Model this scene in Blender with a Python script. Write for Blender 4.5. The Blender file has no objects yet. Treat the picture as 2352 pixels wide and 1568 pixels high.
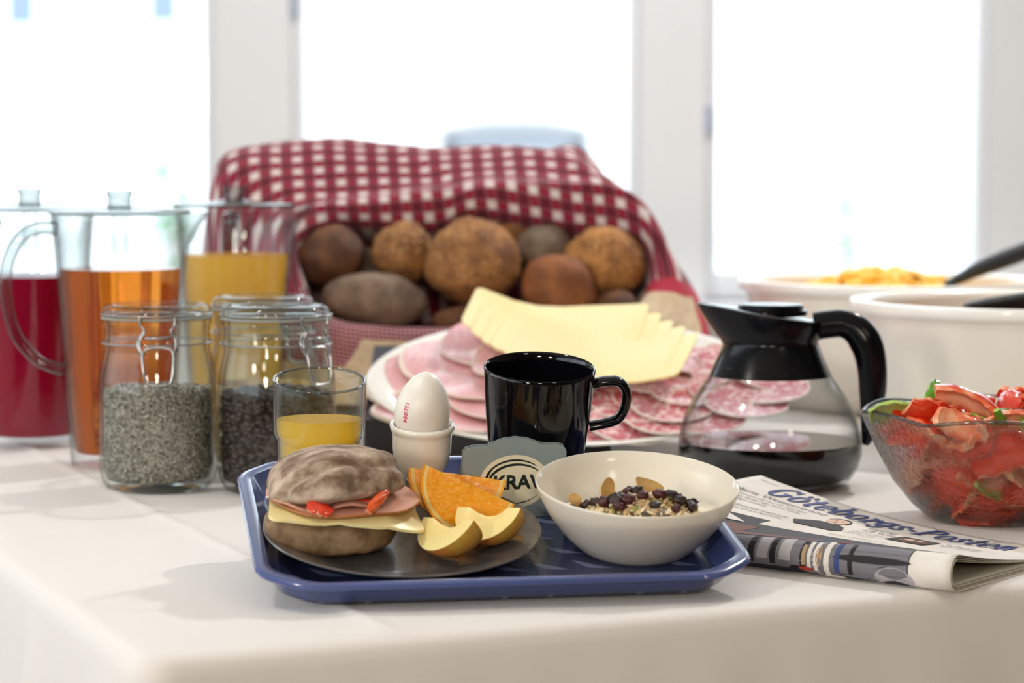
import bpy, bmesh, math, random
from mathutils import Vector, Matrix, noise
random.seed(7)
R = math.radians
S = bpy.context.scene
COL = S.collection
TZ = 0.75                      # table top height above the floor

# ------------------------------------------------------------------ camera
cd = bpy.data.cameras.new('camera'); cam = bpy.data.objects.new('camera', cd); COL.objects.link(cam)
cam.location = (0, 0, TZ + 0.306)
cam.rotation_euler = (R(90) - math.atan(434 / 5553), 0, 0)
cd.sensor_width = 36; cd.lens = 85
cd.clip_start = 0.05; cd.clip_end = 300
cd.dof.use_dof = True; cd.dof.focus_distance = 1.83; cd.dof.aperture_fstop = 6.0; cd.dof.aperture_blades = 0
S.camera = cam

# ------------------------------------------------------------------ world, lights, exposure
SKY = 4.2
world = bpy.data.worlds.new('overcast_sky'); S.world = world; world.use_nodes = True
bg = world.node_tree.nodes['Background']
bg.inputs[0].default_value = (0.84, 0.92, 1.0, 1); bg.inputs[1].default_value = SKY
S.view_settings.view_transform = 'Standard'; S.view_settings.look = 'None'
S.view_settings.exposure = -0.15; S.view_settings.gamma = 1.0
try: S.view_settings.use_curve_mapping = False
except Exception: pass
S.cycles.use_denoising = True; S.cycles.use_adaptive_sampling = True; S.cycles.adaptive_threshold = 0.03
S.cycles.max_bounces = 8; S.cycles.transparent_max_bounces = 20; S.cycles.transmission_bounces = 6; S.cycles.glossy_bounces = 3
S.cycles.caustics_reflective = False
S.cycles.diffuse_bounces = 4; S.cycles.sample_clamp_indirect = 6.0

def area(name, loc, target, size, power, col, size_y=None, portal=False, spread=None):
    ld = bpy.data.lights.new(name, 'AREA'); o = bpy.data.objects.new(name, ld); COL.objects.link(o)
    ld.size = size
    if size_y: ld.shape = 'RECTANGLE'; ld.size_y = size_y
    else: ld.shape = 'DISK'
    ld.energy = power; ld.color = col
    if spread: ld.spread = spread
    o.location = loc
    o.rotation_euler = (Vector(target) - Vector(loc)).to_track_quat('-Z', 'Y').to_euler()
    if portal: ld.cycles.is_portal = True
    return o
WARM = (1.0, 0.89, 0.75)
area('ceiling_lamp_key', (1.15, 3.35, 2.5), (0.0, 1.9, TZ), 0.12, 29, (1.0, 0.94, 0.89))
area('fill_lamp_front', (-1.2, -1.1, 1.35), (0.05, 1.8, TZ), 0.36, 27, WARM)  # unseen fill lamp, widened and set low to lift the cereal bowl's front
area('fill_lamp_middle', (0.10, -1.2, 1.45), (0.1, 2.0, TZ), 0.36, 17, WARM)  # second unseen fill from behind the viewer, also low for the bowl front
area('fill_lamp_side', (1.2, -0.15, 2.0), (0.2, 2.0, TZ), 0.36, 4, WARM)  # weak unseen fill from the right, widened and lowered with the other two
area('wall_wash_fill', (0.1, 3.3, 2.5), (0.1, 4.5, 1.2), 0.5, 10, (0.80, 0.88, 1.0))  # added bluish wash that brightens the piers between the windows
area('buffet_fill', (-1.0, 1.4, 2.4), (-0.3, 2.4, TZ + .1), 0.2, 10, (1.0, 0.92, 0.82))  # added fill from above left, brightens the jars and juice pitchers

# ------------------------------------------------------------------ helpers: materials
def hx(h):
    h = h.lstrip('#'); c = [int(h[i:i + 2], 16) / 255 for i in (0, 2, 4)]
    return tuple((x / 12.92 if x <= .04045 else ((x + .055) / 1.055) ** 2.4) for x in c) + (1,)
def nt(name):
    m = bpy.data.materials.new(name); m.use_nodes = True
    t = m.node_tree; b = t.nodes['Principled BSDF']
    return m, t, b, t.nodes['Material Output']
def setp(b, **k):
    names = dict(rough='Roughness', metal='Metallic', spec='Specular IOR Level', coat='Coat Weight', coatr='Coat Roughness',
                 trans='Transmission Weight', ior='IOR', sss='Subsurface Weight', sheen='Sheen Weight', alpha='Alpha')
    for a, v in k.items(): b.inputs[names[a]].default_value = v
def math_node(t, op, a, b=None, c=None):
    n = t.nodes.new('ShaderNodeMath'); n.operation = op
    for i, x in enumerate((a, b, c)):
        if x is None: continue
        if isinstance(x, (int, float)): n.inputs[i].default_value = x
        else: t.links.new(x, n.inputs[i])
    return n.outputs[0]
def mixc(t, fac, a, b):
    n = t.nodes.new('ShaderNodeMix'); n.data_type = 'RGBA'
    for i, x in ((0, fac), (6, a), (7, b)):
        if isinstance(x, (int, float)): n.inputs[i].default_value = x
        elif isinstance(x, tuple): n.inputs[i].default_value = x
        else: t.links.new(x, n.inputs[i])
    return n.outputs[2]
def noisef(t, scale, detail=4, rough=.55, coord='Object', stretch=None, lo=.35, hi=.65):
    tc = t.nodes.new('ShaderNodeTexCoord'); n = t.nodes.new('ShaderNodeTexNoise')
    n.inputs['Scale'].default_value = scale; n.inputs['Detail'].default_value = detail; n.inputs['Roughness'].default_value = rough
    src = tc.outputs[coord]
    if stretch:
        mp = t.nodes.new('ShaderNodeMapping'); mp.inputs['Scale'].default_value = stretch; t.links.new(src, mp.inputs[0]); src = mp.outputs[0]
    t.links.new(src, n.inputs['Vector'])
    mr = t.nodes.new('ShaderNodeMapRange'); mr.inputs[1].default_value = lo; mr.inputs[2].default_value = hi
    t.links.new(n.outputs['Fac'], mr.inputs[0])
    return mr.outputs[0]
def bumpn(t, b, h, strength=.3, dist=.001):
    n = t.nodes.new('ShaderNodeBump'); n.inputs['Strength'].default_value = strength; n.inputs['Distance'].default_value = dist
    t.links.new(h, n.inputs['Height']); t.links.new(n.outputs[0], b.inputs['Normal']); return n
def mat(name, c, rough=.5, var=None, bump=None, sssr=None, **k):
    """var = (colour2, scale, lo, hi[, stretch]); bump = (scale, strength, distance[, stretch])"""
    m, t, b, o = nt(name); c = hx(c) if isinstance(c, str) else c
    b.inputs['Base Color'].default_value = c; setp(b, rough=rough, **k)
    if 'sss' in k:
        b.inputs['Subsurface Radius'].default_value = sssr or (1, .6, .3); b.inputs['Subsurface Scale'].default_value = .006
    if var:
        f = noisef(t, var[1], lo=var[2], hi=var[3], stretch=var[4] if len(var) > 4 else None)
        t.links.new(mixc(t, f, c, hx(var[0])), b.inputs['Base Color'])
    if bump:
        bumpn(t, b, noisef(t, bump[0], lo=0, hi=1, stretch=bump[3] if len(bump) > 3 else None), bump[1], bump[2])
    return m
def thin_glass(name, tint='#f7fbfa', edge='#b9c4c2', refl=1.0, rough=.01, bump=None, power=2.6):
    """a thin glass wall: straight-through light, tinted where it is seen edge on, with mirror reflections by angle"""
    m = bpy.data.materials.new(name); m.use_nodes = True; t = m.node_tree; t.nodes.clear()
    out = t.nodes.new('ShaderNodeOutputMaterial'); lw = t.nodes.new('ShaderNodeLayerWeight'); lw.inputs[0].default_value = .5
    tr = t.nodes.new('ShaderNodeBsdfTransparent'); gl = t.nodes.new('ShaderNodeBsdfGlossy'); gl.inputs['Roughness'].default_value = rough
    mx = t.nodes.new('ShaderNodeMixShader')
    f5 = math_node(t, 'POWER', lw.outputs['Facing'], 4.5)
    fac = math_node(t, 'MULTIPLY_ADD', f5, .7 * refl, .028 * refl)
    t.links.new(mixc(t, math_node(t, 'POWER', lw.outputs['Facing'], power), hx(tint), hx(edge)), tr.inputs[0])
    t.links.new(fac, mx.inputs[0]); t.links.new(tr.outputs[0], mx.inputs[1]); t.links.new(gl.outputs[0], mx.inputs[2])
    if bump:
        bn = t.nodes.new('ShaderNodeBump'); bn.inputs['Strength'].default_value = bump[1]; bn.inputs['Distance'].default_value = bump[2]
        t.links.new(noisef(t, bump[0], detail=3, lo=0, hi=1), bn.inputs['Height'])
        t.links.new(bn.outputs[0], gl.inputs['Normal'])
        rf = t.nodes.new('ShaderNodeBsdfRefraction'); rf.inputs['IOR'].default_value = 1.12; rf.inputs['Roughness'].default_value = .04
        t.links.new(bn.outputs[0], rf.inputs['Normal'])
        m2 = t.nodes.new('ShaderNodeMixShader'); m2.inputs[0].default_value = bump[3]
        t.links.new(tr.outputs[0], m2.inputs[1]); t.links.new(rf.outputs[0], m2.inputs[2]); t.links.new(m2.outputs[0], mx.inputs[1])
    t.links.new(mx.outputs[0], out.inputs[0])
    return m

# ------------------------------------------------------------------ helpers: meshes
def mk(name, V, F, m, parent=None, smooth=True, sharp=None, uv=None, midx=None, M=None):
    me = bpy.data.meshes.new(name)
    me.from_pydata([tuple(v) for v in V], [], [tuple(f) for f in F])
    for x in (m if isinstance(m, (list, tuple)) else [m]): me.materials.append(x)
    me.polygons.foreach_set('use_smooth', [bool(smooth)] * len(me.polygons))
    if midx: me.polygons.foreach_set('material_index', midx)
    if uv:
        l = me.uv_layers.new(name='UVMap')
        for i, lp in enumerate(me.loops): l.data[i].uv = uv[lp.vertex_index]
    me.update()
    if smooth and sharp: me.set_sharp_from_angle(angle=R(sharp))
    o = bpy.data.objects.new(name, me); COL.objects.link(o)
    if parent: o.parent = parent
    if M is not None: o.matrix_basis = M
    return o
def tag(o, label, cat, group=None, kind=None):
    o['label'] = label
    if cat: o['category'] = cat
    if group: o['group'] = group
    if kind: o['kind'] = kind
    return o
def struct(o): o['kind'] = 'structure'; return o
def thing(name, label, cat, M=None, group=None):
    o = bpy.data.objects.new(name, None); COL.objects.link(o); o.empty_display_size = .02
    if M is not None: o.matrix_basis = M
    return tag(o, label, cat, group)
def dup(root, M, label=None, group=None):
    r = root.copy(); COL.objects.link(r); r.matrix_basis = M
    if label: r['label'] = label
    if group: r['group'] = group
    for ch in list(root.children):
        c = ch.copy(); COL.objects.link(c); c.parent = r
        for g in ch.children:
            d = g.copy(); COL.objects.link(d); d.parent = c
    return r
def T(x, y, z): return Matrix.Translation((x, y, z))
def RX(a): return Matrix.Rotation(R(a), 4, 'X')
def RY(a): return Matrix.Rotation(R(a), 4, 'Y')
def RZ(a): return Matrix.Rotation(R(a), 4, 'Z')
def SC(x, y, z): return Matrix.Diagonal((x, y, z, 1))
class MB:
    def __init__(s): s.V = []; s.F = []; s.I = []
    def add(s, vf, M=None, mi=0):
        V, F = vf; n = len(s.V)
        s.V += [tuple(M @ Vector(v)) if M is not None else tuple(v) for v in V]
        s.F += [tuple(i + n for i in f) for f in F]; s.I += [mi] * len(F); return s
    def build(s, name, m, parent=None, **k): return mk(name, s.V, s.F, m, parent, midx=s.I, **k)
def lathe(prof, n=48, mod=None):
    V = []; F = []; idx = []
    for k, (r, z) in enumerate(prof):
        if r < 1e-6: idx.append([len(V)]); V.append((0, 0, z)); continue
        row = []
        for i in range(n):
            a = 2 * math.pi * i / n; rr, zz = (r, z) if mod is None else mod(k, a, r, z)
            row.append(len(V)); V.append((rr * math.cos(a), rr * math.sin(a), zz))
        idx.append(row)
    for A, B in zip(idx, idx[1:]):
        for i in range(n):
            j = (i + 1) % n
            if len(A) == 1 and len(B) == 1: continue
            if len(A) == 1: F.append((A[0], B[j], B[i]))
            elif len(B) == 1: F.append((A[i], A[j], B[0]))
            else: F.append((A[i], A[j], B[j], B[i]))
    return V, F
def crv(pts, n=8, closed=False):
    """Catmull-Rom through points of any dimension"""
    P = [Vector(p) for p in pts]; out = []; m = len(P)
    for i in range(m if closed else m - 1):
        if closed: a, b, c, d = P[(i - 1) % m], P[i], P[(i + 1) % m], P[(i + 2) % m]
        else: a, b, c, d = P[max(i - 1, 0)], P[i], P[i + 1], P[min(i + 2, m - 1)]
        for k in range(n):
            t = k / n
            out.append(.5 * ((2 * b) + (c - a) * t + (2 * a - 5 * b + 4 * c - d) * t * t + (3 * b - a - 3 * c + d) * t ** 3))
    if not closed: out.append(P[-1])
    return out
def tube(pts, r, n=8, closed=False, cap=True, flat=(1, 1), up=None):
    P = [Vector(p) for p in pts]; m = len(P); V = []; F = []
    rs = r if isinstance(r, (list, tuple)) else [r] * m
    nrm = None
    for i in range(m):
        a = P[(i - 1) % m] if (closed or i) else P[0]; b = P[(i + 1) % m] if (closed or i < m - 1) else P[-1]
        d = (b - a).normalized()
        if nrm is None:
            nrm = Vector(up) if up else (Vector((0, 0, 1)) if abs(d.z) < .9 else Vector((1, 0, 0)))
        nrm = (nrm - d * nrm.dot(d)).normalized(); bi = d.cross(nrm)
        for k in range(n):
            t = 2 * math.pi * k / n
            V.append(P[i] + nrm * (math.cos(t) * rs[i] * flat[0]) + bi * (math.sin(t) * rs[i] * flat[1]))
    for i in range(m if closed else m - 1):
        j = (i + 1) % m
        for k in range(n): F.append((i * n + k, i * n + (k + 1) % n, j * n + (k + 1) % n, j * n + k))
    if cap and not closed: F.append(tuple(range(n - 1, -1, -1))); F.append(tuple((m - 1) * n + k for k in range(n)))
    return V, F
def grid(fn, nu, nv, wu=False):
    V = [fn(i / (nu if wu else nu - 1), j / (nv - 1)) for j in range(nv) for i in range(nu)]
    F = []
    for j in range(nv - 1):
        for i in range(nu if wu else nu - 1):
            k = (i + 1) % nu; F.append((j * nu + i, j * nu + k, (j + 1) * nu + k, (j + 1) * nu + i))
    return V, F
def box(x0, x1, y0, y1, z0, z1, b=0):
    if b <= 0:
        V = [(x, y, z) for z in (z0, z1) for y in (y0, y1) for x in (x0, x1)]
        return V, [(0, 2, 3, 1), (4, 5, 7, 6), (0, 1, 5, 4), (2, 6, 7, 3), (0, 4, 6, 2), (1, 3, 7, 5)]
    bm = bmesh.new(); bmesh.ops.create_cube(bm, size=1)
    for v in bm.verts: v.co = ((x0 + x1) / 2 + v.co.x * (x1 - x0), (y0 + y1) / 2 + v.co.y * (y1 - y0), (z0 + z1) / 2 + v.co.z * (z1 - z0))
    bmesh.ops.bevel(bm, geom=list(bm.edges), offset=b, segments=2, affect='EDGES', profile=.5)
    r = bm_out(bm); return r
def bm_out(bm):
    bm.verts.ensure_lookup_table(); V = [v.co.copy() for v in bm.verts]; F = [[v.index for v in f.verts] for f in bm.faces]
    bm.free(); return V, F
def ico(sub=2, r=1.0):
    bm = bmesh.new(); bmesh.ops.create_icosphere(bm, subdivisions=sub, radius=r); bm.verts.index_update(); return bm_out(bm)
ICO1, ICO2, ICO3, ICO4 = ico(1), ico(2), ico(3), ico(4)
OCT = ([(1, 0, 0), (-1, 0, 0), (0, 1, 0), (0, -1, 0), (0, 0, 1), (0, 0, -1)],
       [(0, 2, 4), (2, 1, 4), (1, 3, 4), (3, 0, 4), (2, 0, 5), (1, 2, 5), (3, 1, 5), (0, 3, 5)])
def sgn(x): return -1 if x < 0 else 1
def lump(base, amp, freq, seed):
    V, F = base; o = Vector((seed * 7.3, seed * 3.1, seed * 1.7))
    return [Vector(v) * (1 + amp * noise.noise(Vector(v) * freq + o)) for v in V], F
def modif(o, kind, **k):
    m = o.modifiers.new(kind.lower(), kind)
    for a, v in k.items(): setattr(m, a, v)
    return o
def interp(tab, x):
    if x <= tab[0][0]: return tab[0][1]
    for (a, b), (c, d) in zip(tab, tab[1:]):
        if x <= c: return b + (d - b) * (x - a) / (c - a) if c > a else d
    return tab[-1][1]
def fill(rin, zb, h0, slope, n=48, rings=10, dome=0):
    """liquid inside a vessel with inner radius rin(z), top on the plane z = h0 - slope * y"""
    V = []; F = []
    tops = []
    for i in range(n):
        a = 2 * math.pi * i / n; z = h0
        for _ in range(30): z = .5 * z + .5 * (h0 - slope * rin(z) * math.sin(a))
        tops.append(z)
    for k in range(rings + 1):
        for i in range(n):
            a = 2 * math.pi * i / n; z = zb + (tops[i] - zb) * k / rings; r = rin(z)
            V.append((r * math.cos(a), r * math.sin(a), z))
    for k in range(rings):
        for i in range(n):
            j = (i + 1) % n; F.append((k * n + i, k * n + j, (k + 1) * n + j, (k + 1) * n + i))
    c = len(V); V.append((0, 0, zb))
    for i in range(n): F.append((c, (i + 1) % n, i))
    last = rings * n; prev = [last + i for i in range(n)]
    for q in (.93, .6, .3):
        row = []
        for i in range(n):
            x, y, z = V[last + i]; row.append(len(V)); V.append((x * q, y * q, h0 - slope * y * q + dome * (1 - q)))
        for i in range(n): j = (i + 1) % n; F.append((prev[i], prev[j], row[j], row[i]))
        prev = row
    c = len(V); V.append((0, 0, h0 + dome))
    for i in range(n): F.append((prev[i], prev[(i + 1) % n], c))
    return V, F
def text2d(s, size=1.0, offset=0.0, shear=0.0, spacing=1.0, align='LEFT'):
    cu = bpy.data.curves.new('lettering', 'FONT'); cu.body = s; cu.size = size; cu.offset = offset; cu.shear = shear
    cu.space_character = spacing; cu.align_x = align; cu.resolution_u = 3
    o = bpy.data.objects.new('lettering', cu); COL.objects.link(o)
    bpy.context.view_layer.update()
    me = bpy.data.meshes.new_from_object(o.evaluated_get(bpy.context.evaluated_depsgraph_get()))
    V = [(v.co.x, v.co.y) for v in me.vertices]; F = [tuple(p.vertices) for p in me.polygons]
    bpy.data.objects.remove(o); bpy.data.curves.remove(cu); bpy.data.meshes.remove(me)
    return V, F

# ------------------------------------------------------------------ shared materials
m_porc = mat('white_porcelain', '#f3f0e8', .12, coat=.4)
m_glass = thin_glass('clear_glass')
m_glass_thick = thin_glass('thick_glass', '#eef5f3', '#8f9d9a', 1.3)
m_jarglass = thin_glass('jar_glass', '#fbfdfc', '#9aa39f', .8, power=4.0)
m_black = mat('black_plastic', '#06070c', .2, spec=.22)
m_steel = mat('steel_wire', '#a3a3a4', .25, metal=1.0)
m_white = mat('white_paint', '#f4f3f1', .45)
# ================================================================== the room
X0, X1, Y0, Y1, ZC = -2.3, 2.9, -2.0, 4.6, 2.65
m_wall = mat('painted_wall', '#f0efee', .6, bump=(60, .05, .002))
m_walld = mat('dark_panelling', '#6d6254', .5, var=('#5d5345', 4, .3, .7, (8, 1, 1)))
m_floor = mat('floor_boards', '#8a7558', .4, var=('#6f5b42', 3, .3, .7, (1, 12, 1)))
m_ceil = mat('ceiling_paint', '#eeeeec', .7)
m_frame = mat('window_frame_paint', '#f1f1f3', .35)
m_pane = thin_glass('window_glass', '#fbfdfd', '#e6efef', .8)
struct(mk('floor', *box(X0 - .2, X1 + .2, Y0 - .2, Y1, -.1, 0), m_floor, smooth=False))
struct(mk('ceiling', *box(X0 - .2, X1 + .2, Y0 - .2, Y1 + .25, ZC, ZC + .1), m_ceil, smooth=False))
# window wall: piers between tall casement windows
ZS, ZT = .775, 2.42
piers = [(-2.5, -1.99), (-1.395, -1.185), (-.56, -.418), (.243, .366), (.905, 1.05), (1.67, 1.85), (2.5, 3.1)]
mb = MB(); mb.add(box(X0 - .2, X1 + .2, Y1, Y1 + .25, 0, ZS)); mb.add(box(X0 - .2, X1 + .2, Y1, Y1 + .25, ZT, ZC))
for a, b in piers: mb.add(box(a, b, Y1, Y1 + .25, ZS, ZT))
struct(mb.build('wall_back', m_wall, smooth=False))
struct(mk('trim_1', *box(X0, X1, Y1 - .09, Y1 + .02, ZS - .03, ZS, .006), m_frame, sharp=40))
for i, ((_, a), (b, _)) in enumerate(zip(piers, piers[1:])):
    w = struct(bpy.data.objects.new('window_%d' % (i + 1), None)); COL.objects.link(w)
    for n, q in (('frame', (a, a + .022)), ('frame', (b - .022, b))):
        mk(n, *box(q[0], q[1], Y1 + .01, Y1 + .09, ZS, ZT, .004), m_frame, w, sharp=40)
    mk('frame', *box(a + .022, b - .022, Y1 + .01, Y1 + .09, ZS, ZS + .052, .004), m_frame, w, sharp=40)
    mk('frame', *box(a + .022, b - .022, Y1 + .01, Y1 + .09, ZT - .05, ZT, .004), m_frame, w, sharp=40)
    mk('pane', *box(a + .02, b - .02, Y1 + .045, Y1 + .051, ZS + .05, ZT - .048), m_pane, w, smooth=False)
    for z in (1.31 if i % 2 == 0 else 1.09,):
        mk('hinge', *lathe([(0, 0), (.008, 0), (.009, .004), (.009, .05), (.008, .054), (0, .054)], 12), mat('hinge_steel', '#b4bac8', .4) if i == 0 else bpy.data.materials['hinge_steel'], w, sharp=40, M=T(a + .005, Y1 + .004, z))
    area('window_light_portal', ((a + b) / 2, Y1 + .2, (ZS + ZT) / 2), ((a + b) / 2, 0, (ZS + ZT) / 2), b - a, 1, (1, 1, 1), ZT - ZS, portal=True)
# left wall with its own window, right wall, wall behind the viewer
LY0, LY1, LZ0, LZ1 = -1.5, 3.1, .80, 1.95
mb = MB(); mb.add(box(X0 - .2, X0, Y0 - .2, LY0, 0, ZC)); mb.add(box(X0 - .2, X0, LY1, Y1, 0, ZC))
mb.add(box(X0 - .2, X0, LY0, LY1, 0, LZ0)); mb.add(box(X0 - .2, X0, LY0, LY1, LZ1, ZC))
struct(mb.build('wall_left', m_wall, smooth=False))
w = struct(bpy.data.objects.new('window_7', None)); COL.objects.link(w)
mb = MB()
for y in (LY0, (LY0 + LY1) / 2 - .03, LY1 - .06): mb.add(box(X0 - .12, X0 - .04, y, y + .06, LZ0, LZ1))
for z in (LZ0, LZ1 - .06): mb.add(box(X0 - .12, X0 - .04, LY0 + .06, LY1 - .06, z, z + .06))
mb.build('frame', m_frame, w, smooth=False)
mk('pane', *box(X0 - .085, X0 - .079, LY0 + .05, LY1 - .05, LZ0 + .05, LZ1 - .05), m_pane, w, smooth=False)
area('window_light_portal', (X0 - .15, (LY0 + LY1) / 2, (LZ0 + LZ1) / 2), (0, (LY0 + LY1) / 2, (LZ0 + LZ1) / 2), LY1 - LY0, 1, (1, 1, 1), LZ1 - LZ0, portal=True)
struct(mk('wall_right', *box(X1, X1 + .2, Y0 - .2, Y1, 0, ZC), m_walld, smooth=False))
struct(mk('wall_front', *box(X0, X1, Y0 - .2, Y0, 0, ZC), m_walld, smooth=False))

# ================================================================== outside: pale street, car, shrubs, house
m_paving = mat('pale_paving', '#cfcfcd', .8, var=('#bdbdbc', 1.2, .3, .7))
struct(mk('ground', *box(-60, 60, Y1 + .26, 120, -.45, -.35), m_paving, smooth=False))
car = thing('parked_car', 'pale blue car parked in the street outside the middle window', 'car', T(.02, 21.5, -.35))
m_carp = mat('pale_blue_paint', '#9a9a9c', .35); m_carg = mat('car_glass', '#7c8188', .2)
m_tyre = mat('tyre_rubber', '#1c1c1e', .8)
def carsec(y, w0, w1, z0, z1, n=20, e=.45, q=.5):
    out = []
    for i in range(n):
        a = math.pi * i / (n - 1); ca, sa = math.cos(a), math.sin(a)
        k = max(abs(sa), 1e-6) ** e
        out.append(((w0 + (w1 - w0) * k) * sgn(ca) * abs(ca) ** q, y, z0 + (z1 - z0) * k))
    return out
def loftx(secs):
    V = [p for s in secs for p in s]; n = len(secs[0]); F = []
    for j in range(len(secs) - 1):
        for i in range(n - 1): F.append((j * n + i, j * n + i + 1, (j + 1) * n + i + 1, (j + 1) * n + i))
        F.append((j * n + n - 1, j * n, (j + 1) * n, (j + 1) * n + n - 1))
    F.append(tuple(range(n - 1, -1, -1))); F.append(tuple((len(secs) - 1) * n + i for i in range(n)))
    return V, F
ZR = 1.715                                     # street lies 0.35 below the room's floor
mk('body', *loftx([carsec(y, a, b, .28, z) for y, a, b, z in ((-2.05, .70, .66, .82), (-1.9, .82, .78, 1.0), (-1.0, .86, .84, 1.16), (.9, .86, .84, 1.18), (1.8, .84, .8, 1.16), (2.05, .74, .7, 1.0))]), m_carp, car, sharp=50)
mk('cabin_glass', *loftx([carsec(y, a, b, 1.1, z, 20, .7) for y, a, b, z in ((-1.05, .80, .76, 1.16), (-.45, .79, .68, ZR - .06), (.9, .79, .68, ZR - .03), (1.7, .79, .68, 1.35))]), m_carg, car, sharp=50)
mk('roof', *loftx([carsec(y, a, b, 1.54, z, 20, 1.0, .8) for y, a, b, z in ((-.55, .70, .6, ZR - .05), (-.1, .74, .66, ZR), (.7, .74, .66, ZR), (1.15, .7, .62, ZR - .05))]), m_carp, car, sharp=50)
for x in (-.76, .76):
    for y in (-1.3, 1.3):
        mk('wheel', *lathe([(0, -.1), (.18, -.1), (.29, -.09), (.31, -.05), (.31, .05), (.29, .09), (.18, .1), (0, .1)], 24), m_tyre, car, sharp=40, M=T(x, y, .31) @ RY(90))

def shrub(loc, r, h, label, n, seed):
    rnd = random.Random(seed); th = thing('shrub', label, 'shrub', T(*loc), 'shrubs out in the street')
    mb = MB()
    for k in range(n):
        v = Vector((rnd.gauss(0, 1), rnd.gauss(0, 1), rnd.gauss(0, 1))).normalized() * rnd.uniform(.5, 1)
        p = Vector((v.x * r, v.y * r, h * .55 + v.z * h * .45)); s = rnd.uniform(.05, .09)
        mb.add(([(-s, 0, 0), (0, -s * .4, 0), (s, 0, .02), (0, s * .4, 0)], [(0, 1, 2, 3)]), T(*p) @ RZ(rnd.uniform(0, 360)) @ RX(rnd.uniform(-70, 70)))
    lv = mb.build('leaves', mat('shrub_leaf', '#7fae86', .6), th, smooth=False); lv['kind'] = 'stuff'
    mk('stem', *tube([(0, 0, 0), (.02, 0, h * .3), (-.03, .02, h * .6)], [.04, .03, .02], 8), mat('shrub_bark', '#8a7a6a', .8), th)
shrub((-2.95, 21, -.35), .17, 1.65, 'small pale green shrub seen through the window left of the bread', 140, 1)
shrub((2.9, 21, -.35), .13, 1.6, 'small green shrub seen through the window above the two white pots', 60, 2)
shrub((2.6, 17, -.35), .16, .9, 'low green shrub at the bottom of the window above the pots', 70, 3)
house = thing('house', 'white house across the street seen through the windows', 'house', T(0, 42, -.35))
m_fac = mat('white_facade', '#f4f3f0', .8); m_hw = mat('house_window_glass', '#7f8fb5', .2)
mk('wall', *box(-24, 24, 0, 8, 0, 9), m_fac, house, smooth=False)
for x, z in ((-8.45, 3.55), (-6.0, 3.6), (7.6, 4.2), (13, 3.6), (-14, 3.6)):
    f = mk('window', *box(x - .27, x + .27, -.06, .02, z, z + 1.1), m_frame, house, smooth=False)
    mk('pane', *box(x - .22, x + .22, -.08, -.05, z + .06, z + 1.04), m_hw, f, smooth=False)
rf = mk('roof', [(-24.5, -.6, 9), (24.5, -.6, 9), (24.5, 4, 12), (-24.5, 4, 12), (-24.5, 8.6, 9), (24.5, 8.6, 9)], [(0, 1, 2, 3), (3, 2, 5, 4), (0, 3, 4), (1, 5, 2), (0, 4, 5, 1)], mat('roof_tile', '#9a9a98', .7), house, smooth=False)

# ================================================================== table and tablecloth
CT = Vector((-.2255, 1.4435)); EX = Vector((.915, .4035)); EY = Vector((-.4035, .915)); L1, L2 = 2.1, 1.62
TM = Matrix(((EX.x, EY.x, 0, CT.x), (EX.y, EY.y, 0, CT.y), (0, 0, 1, 0), (0, 0, 0, 1)))
m_wood = mat('table_wood', '#8d6f4c', .45, var=('#75593a', 8, .3, .7, (1, 8, 1)))
table = thing('table', 'wooden buffet table hidden under the white tablecloth', 'table', TM)
mk('tabletop', *box(.012, L1 - .012, .012, L2 - .012, TZ - .035, TZ - .004, .003), m_wood, table, sharp=40)
for x in (.08, L1 - .14):
    for y in (.08, L2 - .14): mk('leg', *box(x, x + .06, y, y + .06, 0, TZ - .035, .004), m_wood, table, sharp=40)
m, t, b, o_ = nt('white_linen'); b.inputs['Base Color'].default_value = hx('#dfdad6'); setp(b, rough=.75, sheen=.15)
wv = noisef(t, 900, 2, lo=.2, hi=.8); bumpn(t, b, wv, .12, .0004); m_linen = m
def crease(x, y):
    z = 0
    for c, k in ((.168, x), (1.05, x), (.48, y), (1.05, y)):
        d = k - c; z += .0016 * math.exp(-(d / .006) ** 2) + .0009 * math.exp(-(d / .03) ** 2)
    z += .0012 * noise.noise(Vector((x * 5, y * 5, 1.3))) + .0005 * noise.noise(Vector((x * 17, y * 17, 4)))
    return z
xs = sorted(set([i / 60 * L1 for i in range(1, 60)] + [.15 + .004 * i for i in range(10)] + [1.03 + .01 * i for i in range(5)]))
ys = sorted(set([i / 50 * L2 for i in range(1, 50)] + [.46 + .005 * i for i in range(9)] + [1.03 + .01 * i for i in range(5)]))
xs = [x for x in xs if .03 < x < L1 - .03]; ys = [y for y in ys if .03 < y < L2 - .03]
# perimeter-following rings for the rounded edge and hanging skirt, plus the flat top
def rrect(inset, rad, n=8):
    pts = []; a0, a1, b0, b1 = inset, L1 - inset, inset, L2 - inset
    for cx, cy, s in ((a1 - rad, b0 + rad, -90), (a1 - rad, b1 - rad, 0), (a0 + rad, b1 - rad, 90), (a0 + rad, b0 + rad, 180)):
        for i in range(n + 1):
            q = R(s + 90 * i / n); pts.append((cx + rad * math.cos(q), cy + rad * math.sin(q), math.cos(q), math.sin(q)))
    out = []
    for i, p in enumerate(pts):
        q = pts[(i + 1) % len(pts)]; d = math.hypot(q[0] - p[0], q[1] - p[1]); k = max(1, int(d / .012))
        for j in range(k): u = j / k; out.append(tuple(p[c] + (q[c] - p[c]) * u for c in range(4)))
    return out
per = rrect(0, .022); N = len(per); V = []; F = []
def pleat(x, y, s, depth):
    side = 1.0 if x < .05 else (.35 if y < .05 else .8)
    w = math.sin(s * 78 + 2 * math.sin(s * 9)) * .5 + math.sin(s * 31 + 1) * .5
    return side * depth * w
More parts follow.
